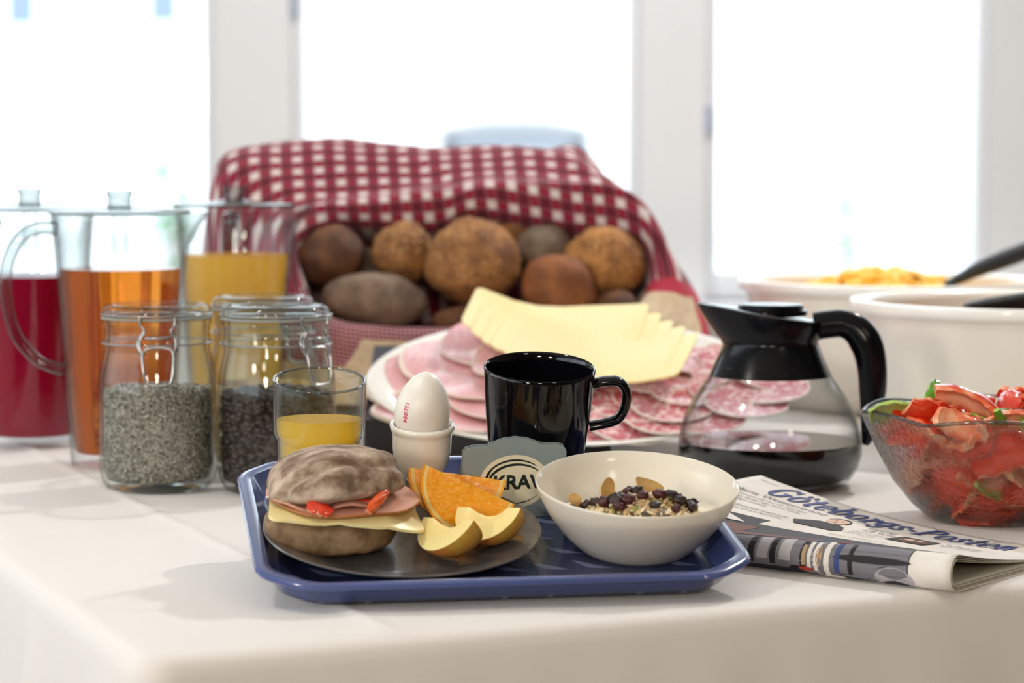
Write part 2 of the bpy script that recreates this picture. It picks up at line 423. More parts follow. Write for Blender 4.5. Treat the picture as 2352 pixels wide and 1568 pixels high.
levels = [(-.012, TZ, 0), (-.005, TZ - .0006, 0), (0, TZ - .003, 0), (.003, TZ - .007, 0), (.0045, TZ - .014, 0), (.006, TZ - .03, .15), (.009, TZ - .06, .35), (.014, TZ - .12, .6), (.02, TZ - .2, .85), (.028, TZ - .35, 1), (.034, TZ - .5, 1.1), (.036, TZ - .62, 1.1)]
for off, z, k in levels:
    s = 0; prev = None
    for x, y, nx, ny in per:
        if prev: s += math.hypot(x - prev[0], y - prev[1])
        prev = (x, y); d = off + (max(-.002, pleat(x, y, s, .011)) + .003) * k if k else off
        V.append((x + nx * d, y + ny * d, z + (crease(x, y) if off <= -.01 else 0)))
for j in range(len(levels) - 1):
    for i in range(N): i2 = (i + 1) % N; F.append((j * N + i, (j + 1) * N + i, (j + 1) * N + i2, j * N + i2))
# the top: a grid stitched inside the first ring by triangulation
bm = bmesh.new(); bv = [bm.verts.new(v) for v in V]
for f in F: bm.faces.new([bv[i] for i in f])
gv = {}
for i, x in enumerate(xs):
    for j, y in enumerate(ys): gv[i, j] = bm.verts.new((x, y, TZ + crease(x, y)))
for i in range(len(xs) - 1):
    for j in range(len(ys) - 1): bm.faces.new((gv[i, j], gv[i + 1, j], gv[i + 1, j + 1], gv[i, j + 1]))
bm.edges.ensure_lookup_table()
ring = [bm.edges.get((bv[i], bv[(i + 1) % N])) for i in range(N)]
nx_, ny_ = len(xs) - 1, len(ys) - 1
loop = [(i, 0) for i in range(nx_)] + [(nx_, j) for j in range(ny_)] + [(i, ny_) for i in range(nx_, 0, -1)] + [(0, j) for j in range(ny_, 0, -1)]
ring2 = [bm.edges.get((gv[loop[i]], gv[loop[(i + 1) % len(loop)]])) for i in range(len(loop))]
bmesh.ops.bridge_loops(bm, edges=ring + ring2)
bmesh.ops.recalc_face_normals(bm, faces=bm.faces[:]); bm.verts.index_update()
V, F = bm_out(bm)
cloth = tag(mk('tablecloth', V, F, m_linen, M=TM), 'white linen tablecloth covering the whole buffet table', 'tablecloth')
# ================================================================== the tray, tilted towards the viewer on its stand
TAL = 11.2; TRM = T(.0025, 1.612, TZ - .0005) @ RZ(10) @ RX(TAL); TW, TD = .344, .268
SL = math.tan(R(TAL))
m, t, b, o_ = nt('blue_tray_plastic'); setp(b, rough=.2, coat=.35, coatr=.08)
tc = t.nodes.new('ShaderNodeTexCoord'); sx = t.nodes.new('ShaderNodeSeparateXYZ'); t.links.new(tc.outputs['Object'], sx.inputs[0])
px = math_node(t, 'MULTIPLY', sx.outputs[0], 32.0); py = math_node(t, 'MULTIPLY', sx.outputs[1], 32.0)
fx = math_node(t, 'FRACT', math_node(t, 'MULTIPLY_ADD', py, .5, px)); fy = math_node(t, 'FRACT', py)
tri = math_node(t, 'MULTIPLY', math_node(t, 'LESS_THAN', math_node(t, 'ADD', fx, fy), .62), math_node(t, 'GREATER_THAN', math_node(t, 'MULTIPLY', fx, fy), .012))
flo = math_node(t, 'LESS_THAN', sx.outputs[2], .0032)
wn = t.nodes.new('ShaderNodeTexWhiteNoise'); wn.noise_dimensions = '2D'; cb = t.nodes.new('ShaderNodeCombineXYZ')
t.links.new(math_node(t, 'FLOOR', math_node(t, 'MULTIPLY_ADD', py, .5, px)), cb.inputs[0]); t.links.new(math_node(t, 'FLOOR', py), cb.inputs[1]); t.links.new(cb.outputs[0], wn.inputs[0])
pick = math_node(t, 'MULTIPLY', math_node(t, 'MULTIPLY', tri, flo), math_node(t, 'GREATER_THAN', wn.outputs[0], .45))
t.links.new(mixc(t, pick, mixc(t, flo, hx('#424f82'), hx('#2c3557')), hx('#6a7396')), b.inputs['Base Color'])
m_tray = m
def trayring(inset, z, rad, cham):
    """rounded octagon: corners cut by cham then rounded by rad"""
    a, b0, b1 = TW / 2 - inset, inset, TD - inset; c = cham
    P = [(a - c, b0), (a, b0 + c), (a, b1 - c), (a - c, b1), (-a + c, b1), (-a, b1 - c), (-a, b0 + c), (-a + c, b0)]
    out = []
    for i, p in enumerate(P):
        p0, p1, p2 = Vector(P[i - 1]), Vector(p), Vector(P[(i + 1) % 8])
        r = rad * .8; u, v = p1 + (p0 - p1).normalized() * r, p1 + (p2 - p1).normalized() * r
        for k in range(7):
            s = k / 6; out.append(((u * (1 - s) + p1 * s) * (1 - s) + (p1 * (1 - s) + v * s) * s))
    return [(q.x, q.y, z) for q in out]
secs = [(.030, .0, .012, .022), (.018, .0, .014, .024), (.0155, .001, .014, .024), (.007, .0135, .015, .027), (.0005, .0155, .016, .03), (-.001, .0175, .016, .03), (0, .0195, .016, .03), (.002, .0205, .016, .029), (.0065, .0205, .015, .028), (.009, .0195, .015, .027), (.0175, .0045, .013, .023), (.0195, .0028, .013, .023), (.022, .0024, .012, .022), (.06, .0024, .012, .02)]
V = []; F = []
for s in secs: V += trayring(*s)
n = 56
for j in range(len(secs) - 1):
    for i in range(n): k = (i + 1) % n; F.append((j * n + i, j * n + k, (j + 1) * n + k, (j + 1) * n + i))
F.append(tuple(range(n - 1, -1, -1))); F.append(tuple((len(secs) - 1) * n + i for i in range(n)))
tray = tag(mk('serving_tray', V, F, m_tray, sharp=35, M=TRM), 'dark blue plastic serving tray with clipped corners holding the breakfast', 'tray')
zt = lambda y: (y * math.sin(R(TAL)))
mk_ = box(-.12, .05, 0, .012, 0, 1)
def standbox():
    V = []; a = R(TAL)
    for y in (.165, .215):
        for x in (-.10, .04):
            V += [(x, y * math.cos(a), 0), (x, y * math.cos(a), y * math.sin(a) - .0012)]
    F = [(0, 2, 3, 1), (4, 5, 7, 6), (0, 1, 5, 4), (2, 6, 7, 3), (1, 3, 7, 5), (0, 4, 6, 2)]
    return V, F
tag(mk('tray_stand', *standbox(), mat('stand_black', '#15151a', .4), smooth=False, M=T(.0025, 1.612, TZ - .0003) @ RZ(10)), 'low black block propping up the back of the blue tray', 'stand')
FL = .0024                                        # tray floor height in the tray's own frame
def onTray(x, y, z=FL): return TRM @ T(x, y, z)

# ---- plate
PX, PY, PR = -.0628, .1124, .0995
m_plate = mat('grey_stoneware', '#53504f', .2, coat=.35, var=('#5c5958', 30, .3, .7))
plate = tag(mk('side_plate', *lathe([(0, .0012), (.05, .0012), (.054, 0), (.058, .0012), (.075, .0065), (.0975, .0155), (.0992, .0170), (.0985, .0180), (.0965, .0175), (.075, .0092), (.06, .0048), (.052, .0036), (0, .0034)], 96), m_plate, sharp=50, M=onTray(PX, PY)),
            'dark grey side plate under the sandwich and fruit', 'plate')
PZ = FL + .0036

# ---- bread roll sandwich
m_bunf = mat('floured_crust', '#77604e', .85, var=('#c2ad99', 45, .40, .64, (1, 2.2, 1.6)), bump=(160, .7, .002))
m_bunb = mat('brown_crust', '#6e5439', .8, var=('#94795a', 60, .38, .62), bump=(150, .7, .0018))
SM = onTray(-.113, .119, PZ)
sand = thing('bread_roll_sandwich', 'floury brown bread roll sandwich with cheese, ham and red pepper on grey plate', 'sandwich', SM)
def bun(rx, ry, h, ex, seed, groove=0, under=.25, sub=6):
    V, F = ico(sub); out = []
    for v in V:
        th = math.atan2(v.y, v.x); q = 1 + .035 * math.sin(3 * th + seed) + .02 * math.sin(5 * th + 2 * seed)
        r = math.hypot(v.x, v.y); sc = (r ** .8 if r > 0 else 0) / max(r, 1e-6)
        x, y = v.x * sc * rx * q, v.y * sc * ry * q
        z = (abs(v.z) ** ex) * h * (1 if v.z > 0 else -under)
        p = Vector((x, y, z)); w = noise.noise(p * 38 + Vector((seed, 0, 0))) * .0024 + noise.noise(p * 110 + Vector((0, seed, 0))) * .0009 - .0012 * max(0, noise.noise(Vector((p.x * 40, p.y * 120, p.z * 90 + seed))) - .25)
        g = 0
        if groove and v.z > -.1:
            d = (v.z - (.60 - .62 * (v.x - .22) ** 2 + .03 * math.sin(v.x * 9))) * h * (1 if v.y < .1 else 9)
            g = -groove * math.exp(-(d / .0022) ** 2) + groove * .8 * math.exp(-((d - .005) / .004) ** 2)
        nrm = Vector((v.x, v.y, v.z)).normalized(); out.append(p + nrm * (w + g))
    return out, F
tb = MB().add(bun(.0485, .046, .031, .8, 1.3, .0022), T(.000, .004, .0395) @ RY(-4) @ RX(-13))
tb.build('top_bun', m_bunf, sand)
MB().add(bun(.047, .043, .014, .6, 4.1, 0, 1.15), T(0, 0, .0155)).build('bottom_bun', m_bunb, sand)
def slab(pts, zf, th, n=5):
    """thin slice from a 2D outline with height function zf; fan-ringed so that it can bend"""
    m = len(pts); V = []; F = []
    cx = sum(p[0] for p in pts) / m; cy = sum(p[1] for p in pts) / m
    for side in (1, 0):
        for k in range(n, 0, -1):
            for x, y in pts:
                xx, yy = cx + (x - cx) * k / n, cy + (y - cy) * k / n; V.append((xx, yy, zf(xx, yy) + th * side))
        V.append((cx, cy, zf(cx, cy) + th * side))
    st = n * m + 1
    for side in (0, 1):
        o = side * st
        for k in range(n - 1):
            for i in range(m):
                j = (i + 1) % m; q = (o + k * m + i, o + k * m + j, o + (k + 1) * m + j, o + (k + 1) * m + i); F.append(q if side == 0 else q[::-1])
        for i in range(m):
            j = (i + 1) % m; q = (o + (n - 1) * m + i, o + (n - 1) * m + j, o + n * m); F.append(q if side == 0 else q[::-1])
    for i in range(m): j = (i + 1) % m; F.append((i, st + i, st + j, j))
    return V, F
def rpoly(P, rad, n=4):
    out = []; k = len(P)
    for i in range(k):
        p0, p1, p2 = Vector(P[i - 1]), Vector(P[i]), Vector(P[(i + 1) % k])
        u, v = p1 + (p0 - p1).normalized() * rad, p1 + (p2 - p1).normalized() * rad
        for j in range(n + 1): s = j / n; q = (u * (1 - s) + p1 * s) * (1 - s) + (p1 * (1 - s) + v * s) * s; out.append((q.x, q.y))
        w = (Vector(P[(i + 1) % k]) + (p1 - p2).normalized() * rad)
        for j in range(1, 6): q = v.lerp(w, j / 6); out.append((q.x, q.y))
    return out
def ell(rx, ry, n=36, ph=0, wob=.03, seed=0): return [(rx * math.cos(a) * (1 + wob * math.sin(3 * a + seed)), ry * math.sin(a) * (1 + wob * math.sin(2 * a + seed))) for a in [2 * math.pi * i / n + ph for i in range(n)]]
m_cheese = mat('pale_cheese', '#f3dd95', .4, sss=.25, var=('#f7e6ae', 20, .3, .7))
m_ham = mat('cooked_ham', '#dba793', .35, sss=.25, var=('#c98a76', 45, .35, .7))
m_hamrind = mat('ham_rind', '#a5642a', .4)
droop = lambda x, y: .0312 - .55 * max(0, x - .036) ** 1.0 * (1 if y < .01 else .3) - .45 * max(0, -y - .036) * (1 if x > .01 else .35) + .0012 * math.sin(x * 120)
mk('cheese_slice', *slab(rpoly([(-.048, -.040), (.030, -.047), (.063, -.036), (.060, .030), (-.04, .04)], .010), droop, .0022), m_cheese, sand, sharp=50)
hz = lambda x, y: .0347 - .18 * max(0, x - .045) + .001 * math.sin(y * 150 + x * 60)
hs = mk('ham_slice', *slab(ell(.052, .041, 40), lambda x, y: hz(x + .010, y), .0018), m_ham, sand, sharp=50); hs.location = (.010, -.004, 0)
mk('ham_rind', *tube([(p[0], p[1], hz(p[0] + .01, p[1]) + .0008) for p in ell(.0522, .0412, 60)], .0012, 6, closed=True), m_hamrind, hs)
mk('ham_slice', *slab(ell(.044, .034, 36, seed=2), lambda x, y: droop(x, y) + .0065 + .0016 * math.sin(x * 140), .0018), m_ham, sand, sharp=50).location = (-.004, -.003, 0)
def pepper_mesh(L, w, bend, th, seed, n=14, k=8):
    """curved strip of sweet pepper: outside skin is material 0, the flesh material 1"""
    rnd = random.Random(seed); V = []; F = []; I = []
    for i in range(n):
        s = i / (n - 1) - .5; a = s * bend; Rr = L / max(bend, .05)
        wid = w * (1 - .35 * abs(2 * s) ** 3) * (1 + .08 * math.sin(i * 1.7 + seed))
        cx, cz = Rr * math.sin(a), Rr * (math.cos(a) - 1)
        for j in range(k):
            q = (j / (k - 1) - .5); c = -.9 * (q * 2) ** 2 * wid * .28 + .0006 * math.sin(j * 2 + i + seed)
            V.append((cx + math.sin(a) * c, q * wid, cz + math.cos(a) * c))
        for j in range(k):
            q = (j / (k - 1) - .5); c = -.9 * (q * 2) ** 2 * wid * .28 - th * (1 - .55 * abs(2 * q) ** 4) + .0005 * math.sin(j * 3 + i * 2 + seed)
            V.append((cx + math.sin(a) * c, q * wid * .97, cz + math.cos(a) * c))
    r = 2 * k
    for i in range(n - 1):
        for j in range(k - 1):
            F.append((i * r + j, (i + 1) * r + j, (i + 1) * r + j + 1, i * r + j + 1)); I.append(0)
            F.append((i * r + k + j, i * r + k + j + 1, (i + 1) * r + k + j + 1, (i + 1) * r + k + j)); I.append(1)
        F.append((i * r, i * r + k, (i + 1) * r + k, (i + 1) * r)); I.append(1)
        F.append((i * r + k - 1, (i + 1) * r + k - 1, (i + 1) * r + 2 * k - 1, i * r + 2 * k - 1)); I.append(1)
    for i in (0, n - 1):
        q = tuple(i * r + j for j in range(k)) + tuple(i * r + k + j for j in range(k - 1, -1, -1)); F.append(q if i == 0 else q[::-1]); I.append(1)
    return V, F, I
m_pskin = mat('red_pepper_skin', '#d2280f', .16, coat=.4, var=('#dd4a20', 40, .4, .7))
m_pflesh = mat('red_pepper_flesh', '#e56a40', .3, sss=.2, coat=.2, var=('#f6bf98', 60, .40, .62))
m_gskin = mat('green_pepper_skin', '#5f9a1c', .15, coat=.6, var=('#3f7a14', 30, .4, .7))
m_gflesh = mat('green_pepper_flesh', '#a9c662', .25, sss=.2, coat=.3)
m_oskin = mat('orange_pepper_skin', '#e0581c', .15, coat=.6)
for (x, y, z, a, b_, c, L, w, bd, mm, sd) in ((-.012, -.0425, .0440, -14, 14, 22, .019, .0125, .5, m_pskin, 1), (.029, -.036, .0455, 58, -14, 30, .030, .0075, .35, m_oskin, 2), (.006, -.022, .0445, 8, 0, 15, .045, .012, .6, m_pskin, 3)):
    V, F, I = pepper_mesh(L, w, bd, .0032, sd)
    o = mk('pepper_strip', V, F, [mm, m_pflesh], sand, midx=I, sharp=60); o.matrix_basis = T(x, y, z) @ RZ(a) @ RY(b_) @ RX(c)

# ---- orange and apple wedges
def lune(Rr, ang, nphi=22, nth=12, r0=0.0):
    """outer skin of a wedge whose core line is the local X axis and whose middle points down -Z"""
    V = []; F = []
    for j in range(nth):
        th = R(-ang / 2 + ang * j / (nth - 1))
        for i in range(nphi):
            ph = math.pi * i / (nphi - 1); r = Rr * math.sin(ph)
            V.append((-Rr * math.cos(ph), r * math.sin(th), -r * math.cos(th)))
    for j in range(nth - 1):
        for i in range(nphi - 1): F.append((j * nphi + i, j * nphi + i + 1, (j + 1) * nphi + i + 1, (j + 1) * nphi + i))
    return V, F
def halfdisc(r_in, r_out, ang, side, n=22, rings=6, rag=0, seed=0):
    th = R(ang / 2) * side; V = []; F = []
    for k in range(rings + 1):
        q = r_in + (r_out - r_in) * k / rings
        for i in range(n):
            ph = math.pi * i / (n - 1); r = q * math.sin(ph); d = rag * noise.noise(Vector((q * 400, i * .9, seed))) if 0 < k < rings else 0
            V.append((-q * math.cos(ph), r * math.sin(th) + d, -r * math.cos(th) + (rag * noise.noise(Vector((i * 1.3, seed, 2))) if k < 2 else 0)))
    for k in range(rings):
        for i in range(n - 1):
            f = (k * n + i, k * n + i + 1, (k + 1) * n + i + 1, (k + 1) * n + i); F.append(f if side < 0 else f[::-1])
    return V, F
m_peel = mat('orange_peel', '#f6ac12', .4, var=('#f09408', 14, .4, .7), bump=(260, .35, .0006), coat=.2)
m_pith = mat('orange_pith', '#f7d584', .5, sss=.2)
m_pulp = mat('orange_pulp', '#fba012', .2, sss=.3, coat=.3, var=('#ffb93a', 240, .4, .65, (1, 1, 3)), bump=(320, .5, .0008))
def orange_wedge(label, M):
    th = thing('orange_wedge', label, 'orange', M, 'orange wedges on the grey plate'); Rr, A = .0365, 62
    pe = MB().add(lune(Rr, A))
    for s in (-1, 1): pe.add(halfdisc(Rr * .955, Rr, A, s, rings=1))
    pe.build('peel', m_peel, th, sharp=45)
    p2 = MB()
    for s in (-1, 1): p2.add(halfdisc(Rr * .89, Rr * .955, A, s, rings=1))
    p2.build('pith', m_pith, th, sharp=45)
    p3 = MB()
    for s in (-1, 1): p3.add(halfdisc(0.0, Rr * .89, A, s, rings=8, rag=.0005, seed=s + M[0][3] * 90))
    p3.build('pulp', m_pulp, th, sharp=60)
    return th
orange_wedge('front orange wedge with its cut face towards the apple pieces', onTray(-.0120, .1330, FL + .0405) @ RZ(-3) @ RY(25) @ RX(5))
orange_wedge('rear orange wedge peeking out behind the other one, by the egg cup', onTray(-.0170, .1580, FL + .0400) @ RZ(2) @ RY(10) @ RX(4))
m_apskin = nt('apple_skin'); mA, t, b, o_ = m_apskin; setp(b, rough=.28, coat=.3)
f1 = noisef(t, 30, 4, lo=.40, hi=.66); f2 = noisef(t, 220, 2, lo=.5, hi=.75, stretch=(.25, 1, 1))
t.links.new(mixc(t, math_node(t, 'MULTIPLY', f2, .35), mixc(t, f1, hx('#d98436'), hx('#d3c34c')), hx('#b5482a')), b.inputs['Base Color']); m_apskin = mA
m_apflesh = mat('apple_flesh', '#f4e3a0', .35, sss=.3, var=('#f0d688', 40, .4, .7))
def apple_wedge(label, M, seed, A=88):
    th = thing('apple_wedge', label, 'apple', M, 'apple wedges on the grey plate'); Rr = .0275
    MB().add(lune(Rr, A)).build('skin', m_apskin, th, sharp=45)
    p3 = MB()
    for s in (-1, 1):
        V, F = halfdisc(0, Rr, A, s, n=26, rings=8)
        c = []
        for v in V:                                   # the cored hollow along the middle
            v = Vector(v); d = math.hypot(v.x / .016, math.hypot(v.y, v.z) / .011)
            if d < 1: v.z -= .0065 * (1 - d * d)
            c.append(v)
        p3.add((c, F))
    p3.build('flesh', m_apflesh, th, sharp=50)
    return th
apple_wedge('front apple wedge lying skin down beside the sandwich', onTray(-.0345, .0830, FL + .0330) @ RZ(-58) @ RY(-14) @ RX(-4), 1)
apple_wedge('apple wedge leaning against the front orange wedge', onTray(-.0030, .1010, FL + .0340) @ RZ(-44) @ RY(-12) @ RX(-4), 2)

# ---- glass of orange juice
GM = onTray(-.1143, .2040)
drg = thing('juice_glass', 'small tumbler half full of orange juice behind the sandwich', 'glass', GM)
go = [(0, 0), (.0275, 0), (.0285, .001), (.0292, .004), (.0302, .030), (.0310, .0530), (.0316, .0560), (.0335, .0590), (.0338, .0640), (.0343, .0985), (.0340, .0998), (.0330, .1000), (.0324, .0990)]
gi = [(.0320, .0640), (.0318, .0600), (.0300, .0565), (.0294, .0530), (.0282, .0100), (.0272, .0078), (0, .0072)]
mk('tumbler', *lathe(go + gi, 72), thin_glass('tumbler_glass', '#fbfdfc', '#6f7878', 1.1, power=3), drg, sharp=60)
mk('rim', *tube([(.0335 * math.cos(2 * math.pi * i / 96), .0335 * math.sin(2 * math.pi * i / 96), .0996) for i in range(96)], .0011, 8, closed=True), thin_glass('rim_glass', '#e4e9e8', '#2f3636', 2.2, power=1.3), drg)
rin = [(z, r - .0004) for r, z in reversed(gi[:-1])] + [(.11, .0322)]
def cloudy(name, c, f=.45, rough=.15):
    m, t, b, o = nt(name); b.inputs['Base Color'].default_value = hx(c); setp(b, rough=rough)
    tl = t.nodes.new('ShaderNodeBsdfTranslucent'); tl.inputs[0].default_value = hx(c); mx = t.nodes.new('ShaderNodeMixShader'); mx.inputs[0].default_value = f
    t.links.new(b.outputs[0], mx.inputs[1]); t.links.new(tl.outputs[0], mx.inputs[2]); t.links.new(mx.outputs[0], o.inputs[0]); return m
m_juice = cloudy('orange_juice', '#ffe070', .6)
mk('orange_juice', *fill(lambda z: interp(rin, z),   .0080, .0700, SL, 64, 14), m_juice, drg, sharp=40)

# ---- egg in its cup
CM = onTray(-.0360, .2130)
cup = tag(mk('egg_cup', *lathe([(0, .002), (.017, .0005), (.0185, 0), (.0195, .0015), (.0185, .0035), (.0120, .0085), (.0090, .0125), (.0098, .0155), (.0160, .0235), (.0205, .0330), (.0222, .0430), (.0226, .0540), (.0232, .0565), (.0242, .0580), (.0246, .0600), (.0240, .0618), (.0226, .0622), (.0216, .0610), (.0205, .0500), (.0180, .038), (.012, .029), (0, .026)], 72), m_porc, sharp=70, M=CM), 'white porcelain egg cup on a small foot holding the egg', 'egg cup')
EGM = CM @ T(0, 0, .0728) @ RY(6) @ RX(2)
def eggp(u, a):                                   # u from 0 bottom to pi top
    z = -.0275 * math.cos(u); r = .0205 * math.sin(u) * (1 + .13 * -(z / .0275) - .03 * (z / .0275) ** 2)
    return Vector((r * math.cos(a), r * math.sin(a), z * 1.06))
egg = thing('boiled_egg', 'white boiled egg with a red printed code standing in the egg cup', 'egg', EGM)
mk('shell', *grid(lambda a, u: eggp(u * math.pi, a * 2 * math.pi), 56, 36, True), mat('egg_shell', '#ebe5dd', .35, sss=.12, bump=(500, .08, .0003)), egg)
tv, tf = text2d('1SE884', 1, .01, spacing=1.0)
w = max(v[0] for v in tv)
def eggtext(x, y):
    s = (x / w); u = math.pi * (.60 - .17 * s); a = R(-139) + (y - .35) * .26 + .08 * s
    p = eggp(u, a); q = p.normalized(); return p + q * .00012
mk('printed_code', [eggtext(x, y) for x, y in tv], tf, mat('egg_ink', '#d8336a', .5), egg, smooth=False)

# ---- black mug
MM = onTray(.0545, .2270)
mug = thing('coffee_mug', 'glossy black coffee mug with a square handle behind the card', 'mug', MM)
m_mug = mat('black_glaze', '#08070b', .06, spec=.4)
mo = [(0, .002), (.0270, .002), (.0285, 0), (.0305, .0012), (.0315, .004), (.0340, .018), (.0375, .042), (.0402, .066), (.0416, .086), (.0422, .0975), (.0424, .0995), (.0414, .1008), (.0402, .0998), (.0396, .094), (.0375, .066), (.0340, .036), (.0300, .010), (.024, .006), (0, .0055)]
mk('body', *lathe(mo, 96), m_mug, mug, sharp=70)
hp = crv([(.0400, 0, .0875), (.050, 0, .0905), (.0610, 0, .0900), (.0665, 0, .0820), (.0660, 0, .0700), (.0610, 0, .0610), (.0510, 0, .0570), (.0395, 0, .0545)], 6)
mk('handle', *tube(hp, [.0052] * len(hp), 14, flat=(.72, 1.25), up=(0, 0, 1)), m_mug, mug, sharp=60).matrix_basis = RZ(-8)

# ---- paper card with the oval mark
KM = onTray(.0285, .1735) @ RZ(2) @ RX(-3)
card = thing('sign_card', 'grey green paper card with a cream oval mark standing before the mug', 'sign', KM)
m_card = mat('grey_green_card', '#8e9c9b', .55, var=('#86959a', 60, .3, .7)); m_cream = mat('cream_print', '#e9e2c6', .5); m_dkg = mat('dark_green_print', '#14241f', .5)
KW = .0390
top = [(-KW, .050), (-KW + .0022, .0535), (-KW + .007, .0548), (-.0215, .0550), (-.017, .0568), (-.009, .0600), (0, .0612), (.009, .0600), (.017, .0568), (.0215, .0550), (KW - .007, .0548), (KW - .0022, .0535), (KW, .050)]
outl = top + [(KW, .012), (.030, .0), (-.030, .0), (-KW, .012)]
def plate2d(P, y0, y1):
    n = len(P); V = [(x, y0, z) for x, z in P] + [(x, y1, z) for x, z in P]
    F = [tuple(range(n)), tuple(range(2 * n - 1, n - 1, -1))] + [(i, n + i, n + (i + 1) % n, (i + 1) % n) for i in range(n)]
    return V, F
mk('front_panel', *plate2d(outl, -.0004, .0004), m_card, card, smooth=False)
bk = mk('back_panel', *plate2d([(x, z) for x, z in outl if abs(x) < KW + 1], -.0004, .0004), m_card, card, smooth=False); bk.matrix_basis = T(0, .0160, .002) @ RX(13)
def ovalring(cx, cz, rx, rz, ix, iz, dx=0, dz=0, a0=0, a1=360, n=60, y=-.0007):
    V = []; F = []
    for i in range(n + 1):
        a = R(a0 + (a1 - a0) * i / n); V.append((cx + rx * math.cos(a), y, cz + rz * math.sin(a))); V.append((cx + dx + ix * math.cos(a), y, cz + dz + iz * math.sin(a)))
    for i in range(n): F.append((2 * i, 2 * i + 2, 2 * i + 3, 2 * i + 1))
    return V, F
OC = (.0, .0275)
V, F = ovalring(*OC, .0262, .0205, .001, .001, y=-.0006)
mk('oval_mark', V, F, m_cream, card, smooth=False)
mb = MB(); mb.add(ovalring(*OC, .0228, .0172, .0224, .0160, .0006, -.0002, 45, 320)); mb.add(ovalring(OC[0] + .0010, OC[1] - .0012, .0216, .0152, .0208, .0138, .0010, -.0004, 40, 235)); mb.add(ovalring(*OC, .0228, .0172, .0215, .0166, .0010, .0003, 140, 235))
mb.build('oval_lines', m_dkg, card, smooth=False)
tv, tf = text2d('KRAV', .0148, .00046, spacing=.98, align='CENTER')
mk('lettering', [(x + .0022, -.0009, y + .0222) for x, y in tv], tf, m_dkg, card, smooth=False)

# ---- bowl of yoghurt with muesli
BX, BY = .1048, .1030; BM = onTray(BX, BY)
bo = [(0, .0022), (.036, .0022), (.038, 0), (.0395, .0004), (.0440, .004), (.0545, .0145), (.0640, .0275), (.0700, .0390), (.0732, .0475), (.0735, .0486), (.0728, .0494), (.0718, .0488)]
bi = [(.0690, .0405), (.0625, .0285), (.0525, .0158), (.0420, .0060), (.0360, .0042), (0, .0040)]
bowl = thing('cereal_bowl', 'white glass bowl of yoghurt topped with muesli on the tray', 'bowl', BM)
mk('shell', *lathe(bo + bi, 96), cloudy('opal_glass', '#f6f0e4', .3, .12), bowl, sharp=60)
brin = [(z, r) for r, z in reversed(bi[:-1])] + [(.0490, .0718)]
YH = .0290; YS = SL * .9
mk('yoghurt', *fill(lambda z: interp(brin, z) - .0003, .0044, YH, YS, 64, 10, .0012), mat('yoghurt', '#f2ead8', .3, sss=.3, bump=(60, .15, .002)), bowl, sharp=50)
def on_yog(x, y, dz=0): return BM @ T(x, y, YH - YS * y + .0012 * (1 - math.hypot(x, y) / .07) + dz)
rnd = random.Random(11)
m_oat = mat('oat_flake', '#d9bd90', .7, var=('#b8935f', 60, .4, .6)); m_oat2 = mat('pale_flake', '#e8d8b6', .7); m_husk = mat('seed_green', '#8c8a4a', .6)
mb = MB()
def heap(x, y): return max(0, .0150 * (1 - ((x + .002) / .044) ** 2 - ((y + .020) / .030) ** 2))
k = 0
while k < 900:
    x, y = rnd.gauss(-.004, .022), rnd.gauss(-.020, .014)
    if ((x + .004) / .048) ** 2 + ((y + .020) / .033) ** 2 > 1: continue
    s = rnd.uniform(.0020, .0048); h = heap(x, y) * rnd.uniform(.5, 1.02)
    mb.add(ICO1 if rnd.random() < .5 else OCT, T(x, y, YH - YS * y + h + .001) @ RZ(rnd.uniform(0, 360)) @ RX(rnd.uniform(-50, 50)) @ RY(rnd.uniform(-40, 40)) @ SC(s, s * rnd.uniform(.35, .8), s * rnd.uniform(.2, .4)), rnd.choice((0, 0, 0, 1, 1, 2))); k += 1
tag(mb.build('oat_flakes', [m_oat, m_oat2, m_husk], smooth=False, M=BM), 'loose oat flakes and seeds heaped on the yoghurt', 'muesli', kind='stuff')
m_raisin = mat('dark_raisin', '#1f1213', .45, var=('#38201a', 80, .4, .7)); m_berry = mat('dried_berry', '#4a1416', .45, var=('#2a0c0e', 80, .4, .7))
rm = [bpy.data.meshes.new('raisin') for _ in range(3)]
for q, me in enumerate(rm):
    V, F = lump(ICO3, .35, 2.4, q + 3); me.from_pydata([tuple(v) for v in V], [], F); me.polygons.foreach_set('use_smooth', [True] * len(F)); me.materials.append(m_raisin if q < 2 else m_berry)
spots = [(-.048, -.010), (-.038, -.008), (-.030, -.026), (-.023, -.030), (-.018, -.026), (-.013, -.020), (-.008, -.016), (-.005, -.021), (-.014, -.033), (.004, .004), (.018, -.004), (.010, -.028), (.004, -.040), (.024, -.030), (.019, -.040), (.035, -.020), (.033, -.030), (-.003, -.030), (-.034, -.020), (.020, -.022), (-.021, -.038), (.028, -.012)]
for i, (x, y) in enumerate(spots):
    r = rnd.uniform(.0033, .0048); o = bpy.data.objects.new('raisin', rm[i % 3]); COL.objects.link(o)
    o.matrix_basis = on_yog(x, y, heap(x, y) + r * .55) @ RZ(rnd.uniform(0, 360)) @ RX(rnd.uniform(-40, 40)) @ SC(r * 1.25, r, r * .8)
    tag(o, ('dark wrinkled raisin' if i % 3 < 2 else 'dark red dried berry') + ' %s %s of the muesli heap in the bowl' % ('at the front' if y < -.025 else 'at the back' if y > -.013 else 'in the middle', 'left' if x < -.015 else 'right' if x > .012 else 'centre'), 'raisin' if i % 3 < 2 else 'berry', 'dried fruit in the muesli')
m_nut = mat('dried_banana', '#cfa765', .5, var=('#b98a48', 90, .4, .7))
